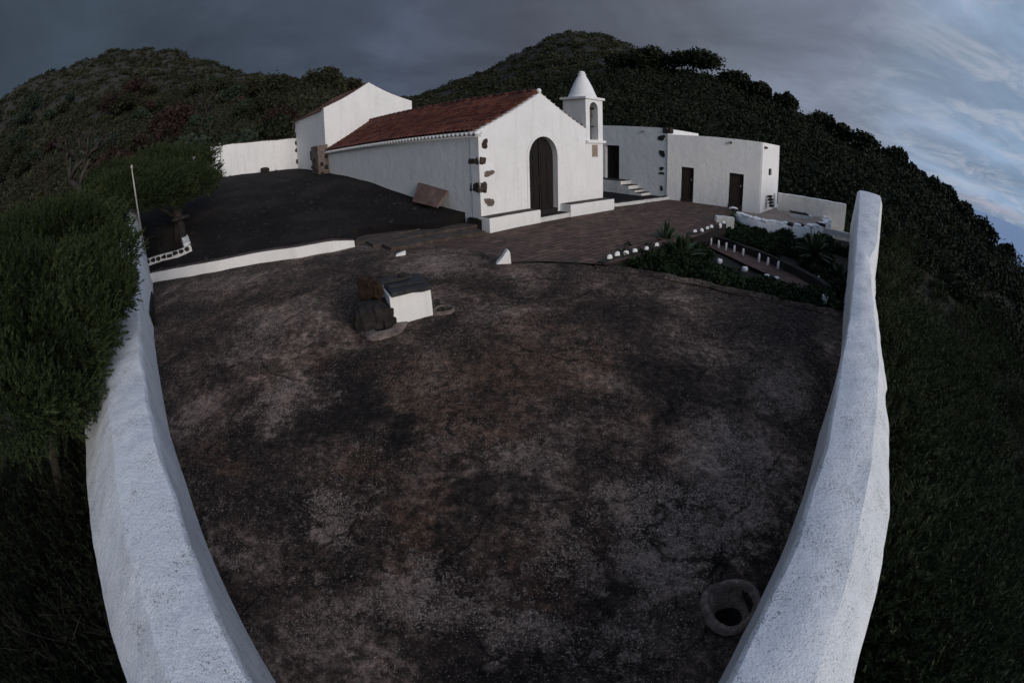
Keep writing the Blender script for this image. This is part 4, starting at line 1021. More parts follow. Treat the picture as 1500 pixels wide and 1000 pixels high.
# ---------------------------------------------------------------- well box
wz = terr(-1.9, 9.5)
f0, f1 = pt(576, 476), pt(633, 461)
f0 = gz(577, 477, terr(pt(577, 477).x, pt(577, 477).y)); f1 = gz(634, 461, terr(pt(634, 461).x, pt(634, 461).y))
wd = (f1 - f0); wl_ = wd.length; wx = wd.normalized(); wx.z = 0; wx.normalize(); wn_ = Vector((-wx.y, wx.x, 0))
ht = gp(632, 419, f1, math.degrees(math.atan2(wx.x, wx.y))).z - f1.z; print('well', f0, f1, wl_, ht)
wdep = .75
wb_ = empty('well_box', f0, 'white plastered well box with dark stone end and dark lid on the mortar floor', 'well')
bm = bmesh.new(); box(bm, f0, wx, wn_, UP, (-.02, 0, -.25), (wl_, wdep, ht)); bmesh.ops.bevel(bm, geom=bm.edges[:], offset=.02, segments=2); bmesh.ops.subdivide_edges(bm, edges=bm.edges[:], cuts=3, use_grid_fill=True); rough(bm, .014, 0, 7); link('box_wall', bm_mesh(bm), M['white_fresh'], wb_)
bm = bmesh.new()
for k, (a_, b_2, c_2, sx_, sy_, sz_) in enumerate(((-.34, .12, .10, .33, .20, .24), (-.16, .10, .28, .20, .17, .16), (-.44, .36, .16, .26, .26, .24), (-.2, .42, .18, .24, .28, .25), (-.30, .25, .32, .26, .22, .12), (-.08, .05, .10, .14, .13, .16), (-.5, .12, .30, .14, .14, .10))):
    b2 = hull_rock(f0 + wx * a_ + wn_ * b_2 + UP * (c_2 - .05), (sx_, sy_, sz_), 200 + k, 4, .24, flat=math.degrees(-math.atan2(wx.y, wx.x))); me = bm_mesh(b2); bm.from_mesh(me)
link('stone_end', bm_mesh(bm), M['dark_stone'], wb_)
bm = bmesh.new()
box(bm, f0, wx, wn_, UP, (.02, -.03, ht + .0), (wl_ + .02, wdep + .10, ht + .07))
box(bm, f0 + UP * (ht + .075), wx, wn_, UP, (.05, .22, 0), (wl_ - .02, .33, .03)); box(bm, f0 + UP * (ht + .075), (wx + wn_ * .12).normalized(), (wn_ - wx * .12).normalized(), UP, (.0, .52, 0), (wl_ - .12, .70, .05)); rough(bm, .025, 3, 6)
lid = link('lid', bm_mesh(bm), M['lid'], wb_)
bm = hull_rock(f0 + wx * (wl_ - .35) + wn_ * .6 + UP * (ht + .17), (.07, .06, .045), 12, 2); link('lid_stone', bm_mesh(bm), M['dark_stone'], lid)
q = f0 - wx * .26 + wn_ * .55; q.z = f0.z + ht * .84 + .13
tag(link('rusty_rock', bm_mesh(hull_rock(q, (.27, .10, .20), 33, 4, .34, flat=35)), M['rust']), 'rusty orange-brown rock resting on the stone end of the well box', 'rock')
# mortar apron and small outlet hole
bm = bmesh.new(); q = f0 - wx * .2 - wn_ * .05; rows = []
for k in range(24):
    t = 2 * math.pi * k / 24; w = 1 + .12 * math.sin(3 * t + 1) + .07 * math.sin(5 * t)
    rows.append([bm.verts.new(q + wx * (math.cos(t) * .42 * w * f_) + wn_ * (math.sin(t) * .35 * w * f_) + UP * h) for f_, h in ((1.0, -.03), (.94, .03), (.5, .05))])
for i in range(24):
    for j in range(2): bm.faces.new((rows[i][j], rows[i][j + 1], rows[(i + 1) % 24][j + 1], rows[(i + 1) % 24][j]))
link('apron', bm_mesh(bm, True), M['mortar'], wb_)
def funnel(c, r, hr, h, mat, lobes, sink=.3, holeoff=(0, 0)):
    bm = bmesh.new(); rows = []; n = 40
    for k in range(n):
        t = 2 * math.pi * k / n; w = 1 + lobes * math.sin(2 * t + .6) + lobes * .6 * math.sin(3 * t + 2)
        sec = []
        for f_, z in ((1.20, -.04), (1.12, h * .8), (1.0, h), (.93, h * .8), (.84, -.05), (hr / r, -.15)):
            m_ = max(0, min(1, (1 - f_) / (1 - hr / r)))
            sec.append(bm.verts.new(c + Vector((math.cos(t) * r * f_ * (w if f_ > .6 else 1) + holeoff[0] * m_, math.sin(t) * r * f_ * (w if f_ > .6 else 1) + holeoff[1] * m_, z))))
        sec.append(bm.verts.new(c + Vector((math.cos(t) * hr + holeoff[0], math.sin(t) * hr + holeoff[1], -.14 - sink))))
        rows.append(sec)
    for i in range(n):
        for j in range(6):
            f_ = bm.faces.new((rows[i][j], rows[i][j + 1], rows[(i + 1) % n][j + 1], rows[(i + 1) % n][j]))
            if j == 5: f_.material_index = 1  # shaft faces coloured black, standing in for the shade inside the hole
    bm.faces.new([r_[6] for r_ in rows]).material_index = 1
    rough(bm, .03 if r > .2 else .014, 0, 5.5); rough(bm, .008, 0, 21, 3); return bm
# cut the floor open for the two holes
fl_o = bpy.data.objects['terrace_floor']
def cut(o, c, r):
    bm = bmesh.new(); bm.from_mesh(o.data)
    bmesh.ops.delete(bm, geom=[f for f in bm.faces if (f.calc_center_median().to_2d() - c.to_2d()).length < r], context='FACES'); bm.to_mesh(o.data); bm.free()
dc = Vector((drn.x, drn.y, terr(drn.x, drn.y))); cut(fl_o, dc, DR * .85)
tag(link('drain_basin', bm_mesh(funnel(dc, DR * .86, .135, .02, None, .05, .7, (.02, -.06)), True), [M['drain'], M['black']]), 'round mortar drain basin with a dark hole at the foot of the long parapet', 'drain')
q = pt(649, 455); q.z = terr(q.x, q.y); cut(fl_o, q, .12)
tag(link('outlet_hole', bm_mesh(funnel(q + UP * .01, .17, .06, .03, None, .1, .2), True), [M['mortar'], M['black']]), 'small mortar-edged hole in the floor beside the well box', 'drain')
# white wall end and painted stone
q = pt(735, 385); q.z = terr(q.x, q.y); vx = azv(80); vy = azv(-10)
bm = bmesh.new(); prism(bm, [(-.16, -.05), (.21, -.07), (.185, .26), (.13, .30), (.02, .14)], q, vx, UP, vy, 0, .18); rough(bm, .006, 0, 5)
tag(link('wall_fragment', bm_mesh(bm), M['white_fresh']), 'white wedge-shaped wall end sticking up at the edge of the mortar floor', 'wall end')
q = gz(587, 373, .03); bm = bmesh.new(); prism(bm, [(-.12, -.03), (.12, -.03), (.13, .075), (-.1, .02)], q, azv(70), UP, azv(-20), 0, .1)
tag(link('painted_stone', bm_mesh(bm), M['white_fresh']), 'small flat white-painted stone edge below the brown steps', 'stone')
# pale board patch on the floor
# leaning boards against the nave
hA = corner - fx * .5
b1, b2_ = gp(605, 296, hA, SA), gp(641, 305, hA, SA)
t1_, t2_ = gside(615, 268), gside(657, 280)
bm = bmesh.new(); nv = (b2_ - b1).cross(t1_ - b1).normalized(); nv = nv if nv.x < 0 or nv.y < 0 else -nv
vs = [b1, b2_, t2_ - fx * .02, t1_ - fx * .02]
lo = [bm.verts.new(v) for v in vs]; hi = [bm.verts.new(v + nv * .045) for v in vs]
bm.faces.new(lo); bm.faces.new(hi[::-1])
for k in range(4): bm.faces.new((lo[k], lo[(k + 1) % 4], hi[(k + 1) % 4], hi[k]))
ln0 = empty('leaning_hatch', b1, 'brown wooden hatch leaning against the side wall of the chapel', 'hatch'); link('hatch_board', bm_mesh(bm), M['board'], ln0)
bm = bmesh.new(); mpt = b2_.lerp(t2_, .25); tube(bm, [b2_ + nv * .02, b2_.lerp(t2_, .98) + nv * .02], [.03, .03], 4); link('hatch_edge', bm_mesh(bm), M['board'], ln0)

# dark board in left wall
q0, q1 = pt(226, 478), pt(219, 437); 
d_ = Vector((L_di[0], L_di[1], 0)); nw = Vector((L_di[1], -L_di[0], 0))
bm = bmesh.new(); q0.z = terr(q0.x, q0.y); L_ = (q1 - q0).to_2d().length
box(bm, Vector((q0.x, q0.y, q0.z)), d_, nw, UP, (0, -.02, 0), (min(L_, 2.6), .06, .36)); rough(bm, .01, 2, 3)
tag(link('dark_board', bm_mesh(bm), M['black']), 'dark wooden board set against the inner face of the thick parapet', 'board')
# planter round the tree
pl = []
for px, py in ((216, 381), (236, 374), (258, 368), (280, 359), (276, 347), (266, 334)):
    pl.append(ongrav(px, py, .22) + UP * .22)
pl = [Vector((p.x, p.y, p.z)) for p in pl]
po = lowwall('planter_wall', pl, .35, .25, 'low whitewashed wall with bare dark stones round the juniper trunk', M['white_worn'], rgh=.02)
print('planter', pl)
pln = empty('tmp', (0, 0, 0), None, None); bpy.data.objects.remove(pln)
tot = 0
for i in range(13):
    k = i / 13 * (len(pl) - 1); a = pl[int(k)].lerp(pl[int(k) + 1], k % 1); a = a - UP * random.uniform(.04, .12)
    nv = (pl[int(k) + 1] - pl[int(k)]); nv.z = 0; nv.normalize()
    bm = hull_rock(Vector((0, 0, 0)), (.10, .04, .06), 80 + i, 2, .3, flat=-math.degrees(math.atan2(nv.y, nv.x))); 
    bm.transform(Matrix.Translation(a + Vector((nv.y, -nv.x, 0)) * .01)); o = link('bare_stone', bm_mesh(bm), M['dark_stone'], po)
# post with plate inside the planter
q = pl[1].lerp(pl[2], .3) + Vector((.1, 1.0, 0)); q.z = grav(q.x, q.y)
so_ = empty('stone_pedestal', q, 'low dark stone pedestal in the shade of the juniper', 'pedestal')
bm = bmesh.new(); tube(bm, [q, q + UP * .8], [.16, .14], 10); rough(bm, .02, 0, 6); link('shaft', bm_mesh(bm), M['dark_stone'], so_)
bm = bmesh.new(); tube(bm, [q + UP * .8, q + UP * .9], [.34, .32], 12); rough(bm, .02, 0, 6); link('top_slab', bm_mesh(bm), M['dark_stone'], so_)
# lamp pole on the left wall
t_e = (np.array([-12.3, 12.6]) - L_mi) @ L_di
qb = gp(205, 320, Lpt(0, .0), math.degrees(math.atan2(L_di[0], L_di[1]))); 
d0 = math.hypot(qb.x, qb.y); d0 = min(max(d0, 12), 17); d0 = 12.5; qb = gr(205, 322, d0); qt = gr(193, 246, d0 + .1)
po_ = empty('lamp_pole', qb, 'thin pale metal pole with small head standing by the thick parapet end', 'pole')
bm = bmesh.new(); tube(bm, [qb - UP * .8, qb.lerp(qt, .5), qt], [.026, .022, .018], 10); link('pole', bm_mesh(bm, True), M['metal'], po_)
bm = bmesh.new(); tube(bm, [qt - UP * .02, qt + UP * .07], [.035, .03], 10); link('lamp_head', bm_mesh(bm, True), M['metal'], po_)
print('pole', qb, qt)
# ---------------------------------------------------------------- terrain
T = {  # az: (r0, z0, R1, E1, R2, E2)
 -180: (5, -5.5, 60, -12, 300, -16), -120: (5, -5.5, 60, -8, 230, -14), -95: (7, -4.6, 70, 2, 240, 10), -75: (9, -4.4, 80, 6, 240, 13.5), -63: (10, -4.0, 80, 6.5, 230, 16.6),
 -55: (12, -3.6, 80, 7.2, 230, 17.6), -47: (22, -1.8, 80, 7.5, 230, 17.9), -43: (30, .2, 80, 7.2, 230, 17.3), -38: (30, .2, 80, 7, 220, 15.3), -33: (31, .3, 80, 7.4, 190, 13.0),
 -28: (34, .3, 85, 8.0, 150, 10.7), -24: (36, .3, 85, 8.0, 140, 10.4), -20: (36, .2, 85, 7, 130, 9.2), -16: (36, .1, 85, 4.6, 130, 6.2), -11.2: (36, 0, 80, 3.6, 270, 5.9), -8: (36, -.3, 80, 4.0, 270, 6.8), -4.7: (36, -.6, 80, 4.4, 270, 7.7),
 -1.4: (36, -.8, 80, 5.0, 270, 9.1), 1.9: (36, -1, 80, 5.7, 270, 10.9), 5.2: (36, -1.2, 80, 6.5, 270, 12.8), 8.4: (36, -1.5, 80, 7.3, 270, 13.6), 11.7: (34, -1.8, 80, 8.1, 270, 13.5), 14.8: (32, -2, 80, 8.6, 270, 12.1),
 18: (32, -2.2, 80, 8.6, 270, 9.7), 21.5: (32, -2.4, 78, 8.5, 200, 7.0), 25: (32, -2.6, 75, 7.9, 200, 4), 28: (31, -2.8, 75, 7.0, 200, 0), 31: (31, -3, 75, 6.1, 200, -3), 34: (30, -3.2, 73, 5.4, 200, -5),
 36: (29, -3.3, 72, 4.6, 200, -8), 40: (27, -3.5, 70, 3.2, 200, -11), 44: (24, -3.9, 66, 2.2, 200, -14), 47.4: (16, -4.3, 64, 1.4, 200, -16), 51: (12, -4.6, 62, -.2, 200, -18), 54.5: (9, -4.9, 60, -1.9, 200, -20), 57: (8, -5, 58, -3.2, 200, -22),
 61: (7, -5.1, 58, -4.4, 200, -23), 66: (6, -5.3, 56, -6, 200, -24), 75: (6, -5.5, 55, -9, 200, -25), 95: (5, -5.7, 55, -14, 200, -25), 120: (5, -5.7, 60, -15, 200, -25), 180: (5, -5.5, 60, -12, 300, -16)}
TK = np.array(sorted(T)); TV = np.array([T[k] for k in sorted(T)], float)
def terrain(x, y):
    az = np.degrees(np.arctan2(x, y)); r = np.maximum(np.hypot(x, y), .01)
    r0, z0, R1, E1, R2, E2 = [np.interp(az, TK, TV[:, k]) for k in range(6)]
    e0 = np.degrees(np.arctan2(z0 - .4, r0)); lr = np.log(r)
    t1 = np.clip((lr - np.log(r0)) / (np.log(R1) - np.log(r0)), 0, 1); t2 = np.clip((lr - np.log(R1)) / (np.log(R2) - np.log(R1)), 0, 1)
    el = e0 + (E1 - e0) * (1 - (1 - t1) ** 1.35)
    el = np.where(r > R1, E1 + (E2 - E1) * np.where(E2 > E1, 1 - (1 - t2) ** 1.25, t2), el)
    z = r * np.tan(np.radians(el))
    zin = -5.6 + (z0 - .4 + 5.6) * np.clip((r - 8) / np.maximum(r0 - 8, .1), 0, 1)
    zin = np.where(r0 <= 12, z0 - .4, zin)
    z = np.where(r < r0, zin, z)
    zE2 = R2 * np.tan(np.radians(E2)); z = np.where(r > R2, np.maximum(zE2 - (r - R2) * .32, -330), z)
    a = np.clip((r - 28) / 60, 0, 1) 
    z = z + a * (.9 * np.sin(x * .11 + 1) * np.cos(y * .13) + .45 * np.sin(x * .31 + y * .23) + .22 * np.sin(x * .7) * np.sin(y * .8 + 2)) * np.clip(r / 120, .3, 1.6)
    return z + Z0
azs = np.concatenate([np.arange(-180, -80, 5), np.arange(-80, 80, .6), np.arange(80, 180, 5)])
rs = np.concatenate([[.5, 2, 4], np.geomspace(5, 600, 120), np.geomspace(700, 5000, 14)])
AZg, RG = np.meshgrid(np.radians(azs), rs); X, Y = np.sin(AZg) * RG, np.cos(AZg) * RG; Zg = terrain(X, Y)
nv_, nh = RG.shape; V = np.stack([X, Y, Zg], -1).reshape(-1, 3); F_ = []
for i in range(nv_ - 1):
    for j in range(nh): j2 = (j + 1) % nh; F_.append((i * nh + j, i * nh + j2, (i + 1) * nh + j2, (i + 1) * nh + j))
F_.append(tuple(range(nh))[::-1])
me = mesh_from(V, F_, 'hills', True); tag(link('hills', me, M['hill']), 'brown-green volcanic hillside', None, None, 'structure')
# sea
m, nt, b = newmat('sea_water', .35, .5); n = N(nt, False)
n.col(n.ramp(n.noise(.0006, 6, .6), [(.3, (.22, .36, .60)), (.7, (.30, .44, .68))]), b); n.bump(n.noise(.01, 8, .7), b, .4, 20)
me = mesh_from([(-90000, -90000, -300), (90000, -90000, -300), (90000, 90000, -300), (-90000, 90000, -300)], [(0, 1, 2, 3)])
tag(link('sea', me, m), 'calm blue sea far below', None, None, 'structure')

# ---------------------------------------------------------------- vegetation
def quads_mesh(P4, name='leaves'):
    n = len(P4); me = bpy.data.meshes.new(name); me.vertices.add(n * 4); me.vertices.foreach_set('co', P4.reshape(-1).astype(np.float32))
    me.loops.add(n * 4); me.loops.foreach_set('vertex_index', np.arange(n * 4, dtype=np.int32))
    me.polygons.add(n); me.polygons.foreach_set('loop_start', np.arange(0, n * 4, 4, dtype=np.int32)); me.polygons.foreach_set('loop_total', np.full(n, 4, dtype=np.int32))
    me.update(); me.validate(); return me
def unit(v): return v / np.maximum(np.linalg.norm(v, axis=-1, keepdims=True), 1e-9)
def blades(p, d, L, W):                 # narrow pointed leaves: base p, direction d
    n = len(p); s = unit(np.cross(d, rng.normal(size=(n, 3)))); L = L[:, None]; W = W[:, None]
    return np.stack([p - s * W * .35, p + d * L * .5 - s * W, p + d * L, p + d * L * .45 + s * W], 1)
def leaves(p, sz):                       # round-ish leaf tufts with random facing
    n = len(p); a = unit(rng.normal(size=(n, 3))); b_ = unit(np.cross(a, rng.normal(size=(n, 3)))); c = np.cross(a, b_); s = sz[:, None]
    return np.stack([p - b_ * s, p - c * s * .6 + a * s * .2, p + b_ * s, p + c * s * .6 - a * s * .2], 1)
def in_compound(x, y):
    """within the walled area (or on the buildings)"""
    r = np.hypot(x, y); az = np.degrees(np.arctan2(x, y))
    lim = np.interp(az, [-180, -100, -60, -52, -47.5, -44, -38, -20, 0, 18, 33, 40, 43.5, 46, 50, 56, 70, 100, 180], [3, 1.9, 3.2, 5.2, 12, 27, 28.5, 36, 38, 33, 29, 27, 24.5, 13, 8.5, 5.0, 3.2, 2.2, 3])
    return r < lim
def scatter(n, az0, az1, r0, r1, power=1.0, dens=None):
    az = np.radians(rng.uniform(az0, az1, n)); lr = rng.uniform(0, 1, n) ** power; r = np.exp(np.log(r0) + (np.log(r1) - np.log(r0)) * lr)
    x, y = np.sin(az) * r, np.cos(az) * r; k = ~in_compound(x, y); return x[k], y[k], r[k]
def bushmass(x, y, size, flat, per, leaf, base=None, lean=0):
    out = []
    n = len(x); z = terrain(x, y) if base is None else base
    m = per; c = np.stack([x, y, z], 1)
    idx = np.repeat(np.arange(n), m); u = unit(rng.normal(size=(n * m, 3))); u[:, 2] = np.abs(u[:, 2]) * 1.0 - .12
    rad = (.40 + .78 * rng.random(n * m) ** .8)[:, None]
    # lumpy: displace by clumps
    lump = 1 + .22 * np.sin(u[:, 0] * 5 + idx * 1.3) * np.cos(u[:, 1] * 6 + idx * .7)
    sc = np.stack([size[idx], size[idx], size[idx] * flat], 1)
    p = c[idx] + u * rad * sc * lump[:, None]
    return p, idx
def sprays(p, d, L, W, per):          # feathery sprays: blades set along and around a short axis
    p = np.repeat(p, per, 0); d0 = np.repeat(d, per, 0); L = np.repeat(L, per); W = np.repeat(W, per); m = len(p)
    t = rng.random(m)[:, None]; d = unit(d0 + rng.normal(size=(m, 3)) * (.42 - .2 * t)); base = p + d0 * (t * L[:, None] * 1.3) 
    return blades(base, d, L * rng.uniform(.5, .9, m), W)
def stuff(name, P4, mat, label): o = link(name, quads_mesh(P4), mat); return tag(o, label, None, None, 'stuff')
# far scrub over both hills
x, y, r = scatter(9000, -72, 24, 45, 285, .62)
sz = rng.uniform(.35, 1.0, len(x)) * (1 + r / 260); p, i = bushmass(x, y, sz, .8, 26, None)
P4 = leaves(p, sz[i] * rng.uniform(.22, .42, len(p)))
stuff('hillside_scrub', P4, M['scrub'], 'low brown and green scrub covering the hills')
# thicker shrubs on the lower left hill
x, y, r = scatter(1500, -80, -12, 27, 130, .8)
sz = .6 + 2.4 * rng.random(len(x)) ** 1.8; p, i = bushmass(x, y, sz, .85, 230, None)
stuff('shrub_thicket', leaves(p, rng.uniform(.06, .15, len(p)) * (1 + r[i] / 90)), M['scrub'], 'mixed shrubs on the lower slope behind the cinder yard')
# dark evergreen wood on the ridge behind the outbuildings and down the right
x, y, r = scatter(2600, -12, 72, 28, 84, .75); k = rng.random(len(x)) < .9; x, y, r = x[k], y[k], r[k]; 
sz = (.55 + 2.3 * rng.random(len(x)) ** 2.2) * np.clip(r / 50, .6, 1.2) * np.where(r > 54, .72, 1); p, i = bushmass(x, y, sz, 1.0, 300, None)
stuff('evergreen_woods', leaves(p, rng.uniform(.05, .13, len(p)) * (1 + r[i] / 80)), M['wood_dark'], 'dense dark evergreen wood on the ridge')
# heath close beyond the long wall
def heath(n, az0, az1, r0, r1, per, Lr, zoff, s0_, s1_, mat, name, label, pw=1.0):
    x, y, r = scatter(n, az0, az1, r0, r1, pw)
    sz = rng.uniform(s0_, s1_, len(x)); p, i = bushmass(x, y, sz, .85, per, None, terrain(x, y) + zoff)
    c = np.stack([x, y, terrain(x, y) + zoff - .3], 1)[i]; d = unit(unit(p - c) + np.array([0, 0, .25]) + rng.normal(size=p.shape) * .45)
    stuff(name, sprays(p, d, rng.uniform(.6, 1.3, len(p)) * Lr * (1 + r[i] / 60), rng.uniform(.06, .11, len(p)) * Lr * (1 + r[i] / 60), 11), M[mat], label)
heath(580, 42, 100, 4.2, 32, 190, .13, .15, .45, 1.75, 'heath', 'heath_thicket', 'dense dark green heath beyond the long parapet', .8)
heath(300, -128, -60, 3.3, 13, 170, .11, .0, .35, 1.15, 'undergrowth', 'heath_undergrowth', 'dark heath and grass below the juniper outside the thick parapet', .8)
# dry twigs left below
x, y, r = scatter(9, -110, -68, 4.0, 7); bm = bmesh.new()
for a, b in zip(x, y):
    z = float(terrain(np.array([a]), np.array([b]))[0])
    for k in range(9):
        d = Vector((random.gauss(0, .3), random.gauss(0, .3), random.uniform(.15, .4))); p0 = Vector((a, b, z + .5)); tube(bm, [p0, p0 + d * .5, p0 + d + Vector((random.gauss(0, .1), random.gauss(0, .1), .1))], [.008, .006, .003], 4)
tag(link('dry_twigs', bm_mesh(bm), M['twig']), 'bare grey twigs below the thick parapet', None, None, 'stuff')

# individual trees
def tree(name, base, h, crown, n, mat, label, cat='tree', group=None, leaf=.12, style='leaf', lobes=9, trunk=True, tr=.09, seed=0, flat=.5, up=.7, branches=5, skew=(0, 0)):
    """crown: horizontal radius; crown clumps sit in the upper part of height h"""
    r_ = random.Random(seed); root = empty(name, base, label, cat, group)
    ctrs = []
    for k in range(lobes):
        a = r_.uniform(0, 6.28); rad = crown * math.sqrt(r_.random()) * .78
        hh = h * (1 - flat * .5) + h * flat * .42 * (1 - (rad / crown) ** 1.5) * r_.uniform(.5, 1.1) - h * flat * .2
        ctrs.append((base.x + math.cos(a) * rad + skew[0] * rad / crown, base.y + math.sin(a) * rad + skew[1] * rad / crown, base.z + hh, crown * r_.uniform(.32, .52)))
    if trunk:
        bm = bmesh.new(); top = base + Vector((r_.uniform(-.2, .2), r_.uniform(-.2, .2), h * .45))
        tube(bm, [base - UP * .3, base.lerp(top, .5) + Vector((.08, .05, 0)), top], [tr * 1.5, tr * 1.1, tr], 8)
        for c in ctrs[:branches]: e = Vector(c[:3]); m_ = top.lerp(e, .5) + Vector((r_.uniform(-.2, .2), r_.uniform(-.2, .2), -.1)); tube(bm, [top - UP * .1, m_, e], [tr * .8, tr * .5, tr * .2], 6)
        link('trunk', bm_mesh(bm, True), M['bark'], root)
    cs = np.array(ctrs); i = rng.integers(0, lobes, n); u = unit(rng.normal(size=(n, 3))); rad = (.42 + .72 * rng.random(n) ** .8)
    lump = 1 + .18 * np.sin(u[:, 0] * 6 + i) * np.sin(u[:, 1] * 7 + i * 2)
    p = cs[i, :3] + u * (rad * lump * cs[i, 3])[:, None] * np.array([1, 1, flat + .15])
    if style == 'leaf': P4 = leaves(p, leaf * rng.uniform(.6, 1.3, n))
    else: d = unit(u + np.array([0, 0, up]) + rng.normal(size=(n, 3)) * .35); P4 = blades(p, d, leaf * rng.uniform(.6, 1.35, n), leaf * .16 * rng.uniform(.8, 1.3, n))
    o = link('crown', quads_mesh(P4), M[mat], root); return root
def gnd(px, py, r): q = gr(px, py, r); z = float(terrain(np.array([q.x]), np.array([q.y]))[0]); return Vector((q.x, q.y, z))
# big juniper leaning over the thick parapet (custom crown)
def juniper(name, blobs, n, base, label, leaf, mat='juniper', limbs=()):
    root = empty(name, base, label, 'tree')
    cs = np.array([(b[0].x, b[0].y, b[0].z, b[1], b[2]) for b in blobs]); w = cs[:, 3] ** 2; i = rng.choice(len(cs), n, p=w / w.sum())
    u = unit(rng.normal(size=(n, 3))); rad = .45 + .57 * rng.random(n) ** .5
    lump = 1 + .20 * np.sin(u[:, 0] * 7 + i * 3) * np.sin(u[:, 1] * 6 + i) + .10 * np.sin(u[:, 0] * 15 + u[:, 2] * 13 + i)
    p = cs[i, :3] + u * (rad * lump * cs[i, 3])[:, None] * np.stack([np.ones(n), np.ones(n), cs[i, 4]], 1)
    d = unit(u * 1.0 + np.array([0, 0, .55]) + rng.normal(size=(n, 3)) * .35)
    link('crown', quads_mesh(sprays(p, d, leaf * rng.uniform(.6, 1.4, n), leaf * .08 * rng.uniform(.8, 1.4, n), 14)), M[mat], root)
    bm = bmesh.new()
    for l in limbs: tube(bm, [Vector(v) for v in l[0]], l[1], 8)
    link('trunk', bm_mesh(bm, True), M['bark'], root); return root
bl_ = []
for px, py, rr_, rad, fl_ in ((100, 350, 10.5, 1.25, .6), (40, 370, 10.5, 1.3, .6), (138, 345, 11, .85, .55), (160, 372, 9.5, .68, .7), (120, 420, 9, 1.0, .8), (50, 440, 8.5, 1.1, .8), (150, 430, 8.6, .65, .8), (168, 412, 8.8, .42, .7), (110, 480, 8, .8, .9), (50, 520, 7.5, .95, .9), (128, 490, 7.9, .52, .9), (100, 540, 7.2, .62, .9), (75, 590, 6.6, .55, .9), (20, 590, 6.4, .7, .9), (110, 575, 6.9, .42, .9), (-20, 480, 8, 1.2, .9), (170, 430, 8.3, .3, .8)):
    bl_.append((gr(px, py, rr_), rad, fl_))
jb = gr(10, 570, 8.6); jz = float(terrain(np.array([jb.x]), np.array([jb.y]))[0]); jb.z = jz
c_ = gr(90, 430, 9.0)
juniper('juniper_tree', bl_, 27000, jb, 'large green juniper crown hanging over the thick parapet', .10, limbs=[([jb, jb + Vector((-.5, .8, 1.5)), c_], [.13, .11, .08]), ([jb + Vector((.2, .3, 1.3)), gr(150, 360, 10.5)], [.12, .05])])
# spreading juniper in the planter
tb = ongrav(262, 350)
rd = math.hypot(tb.x, tb.y); print('tree base', tb, rd)
bl_ = []
for px, py, dr, rad, fl_ in ((180, 270, 0, 1.1, .45), (215, 255, 1.2, 1.2, .42), (250, 262, 0, 1.2, .42), (285, 268, .5, .95, .5), (270, 240, 2.2, 1.2, .4), (230, 235, 2.5, 1.2, .4), (295, 252, 2, .8, .5), (200, 285, -.6, .9, .45), (235, 280, -.6, 1.0, .4), (165, 285, -.4, .7, .5), (150, 272, .8, .7, .5), (288, 230, 3, .9, .4), (300, 268, .6, .6, .5), (165, 255, 2, 1.0, .4), (215, 292, -.8, .6, .5), (260, 285, -.3, .7, .45)):
    bl_.append((gr(px, py, rd + dr), rad, fl_))
top = gr(258, 300, rd)
juniper('spreading_juniper', bl_, 12000, tb, 'flat-topped spreading juniper growing inside the low planter wall', .12,
        limbs=[([tb - UP * .2, tb.lerp(top, .5) + Vector((.1, 0, 0)), top], [.24, .19, .17]), ([top, gr(235, 285, rd), gr(200, 272, rd)], [.13, .1, .04]), ([top, gr(285, 283, rd), gr(305, 262, rd + .5)], [.12, .08, .03]), ([top, gr(265, 265, rd + 1)], [.12, .05]), ([tb.lerp(top, .6), gr(228, 300, rd - .5), gr(190, 288, rd - .5)], [.1, .07, .03])])
# bare snag
def bare(name, base, h, label, n=26, spread=.6, seed=1, th=.09, mat='twig'):
    root = empty(name, base, label, 'tree'); r_ = random.Random(seed); bm = bmesh.new()
    def grow(p, d, L, th_, depth):
        q1 = p + d * L * .5 + Vector((r_.gauss(0, .07), r_.gauss(0, .07), r_.gauss(0, .04))) * L; q2 = q1 + (d + Vector((r_.gauss(0, .3), r_.gauss(0, .3), r_.gauss(0, .2)))).normalized() * L * .5
        tube(bm, [p, q1, q2], [th_, th_ * .8, th_ * .6], 6)
        if depth: 
            for k in range(3): grow(q2 if k else q1, (d + Vector((r_.gauss(0, spread), r_.gauss(0, spread), r_.gauss(.1, .35)))).normalized(), L * r_.uniform(.55, .8), th_ * .6, depth - 1)
    grow(base - UP * .2, Vector((0, 0, 1)), h * .4, th, 4); link('trunk', bm_mesh(bm, True), M[mat], root); return root
b_ = gr(125, 300, 17); b_.z = min(b_.z, gr(125, 292, 17).z)
bare('bare_tree', gr(124, 296, 17), 3.3, 'twisted grey bare tree rising above the big juniper crown', seed=5, th=.17, spread=.75)
bare('bare_tree', gr(291, 200, 44), 4.2, 'pale leafless tree on the slope above the yard wall, slimmer of two', seed=8, th=.10)
bare('bare_tree', gr(310, 198, 46), 5.2, 'pale leafless tree on the slope above the yard wall, broader of two', seed=11, th=.12)
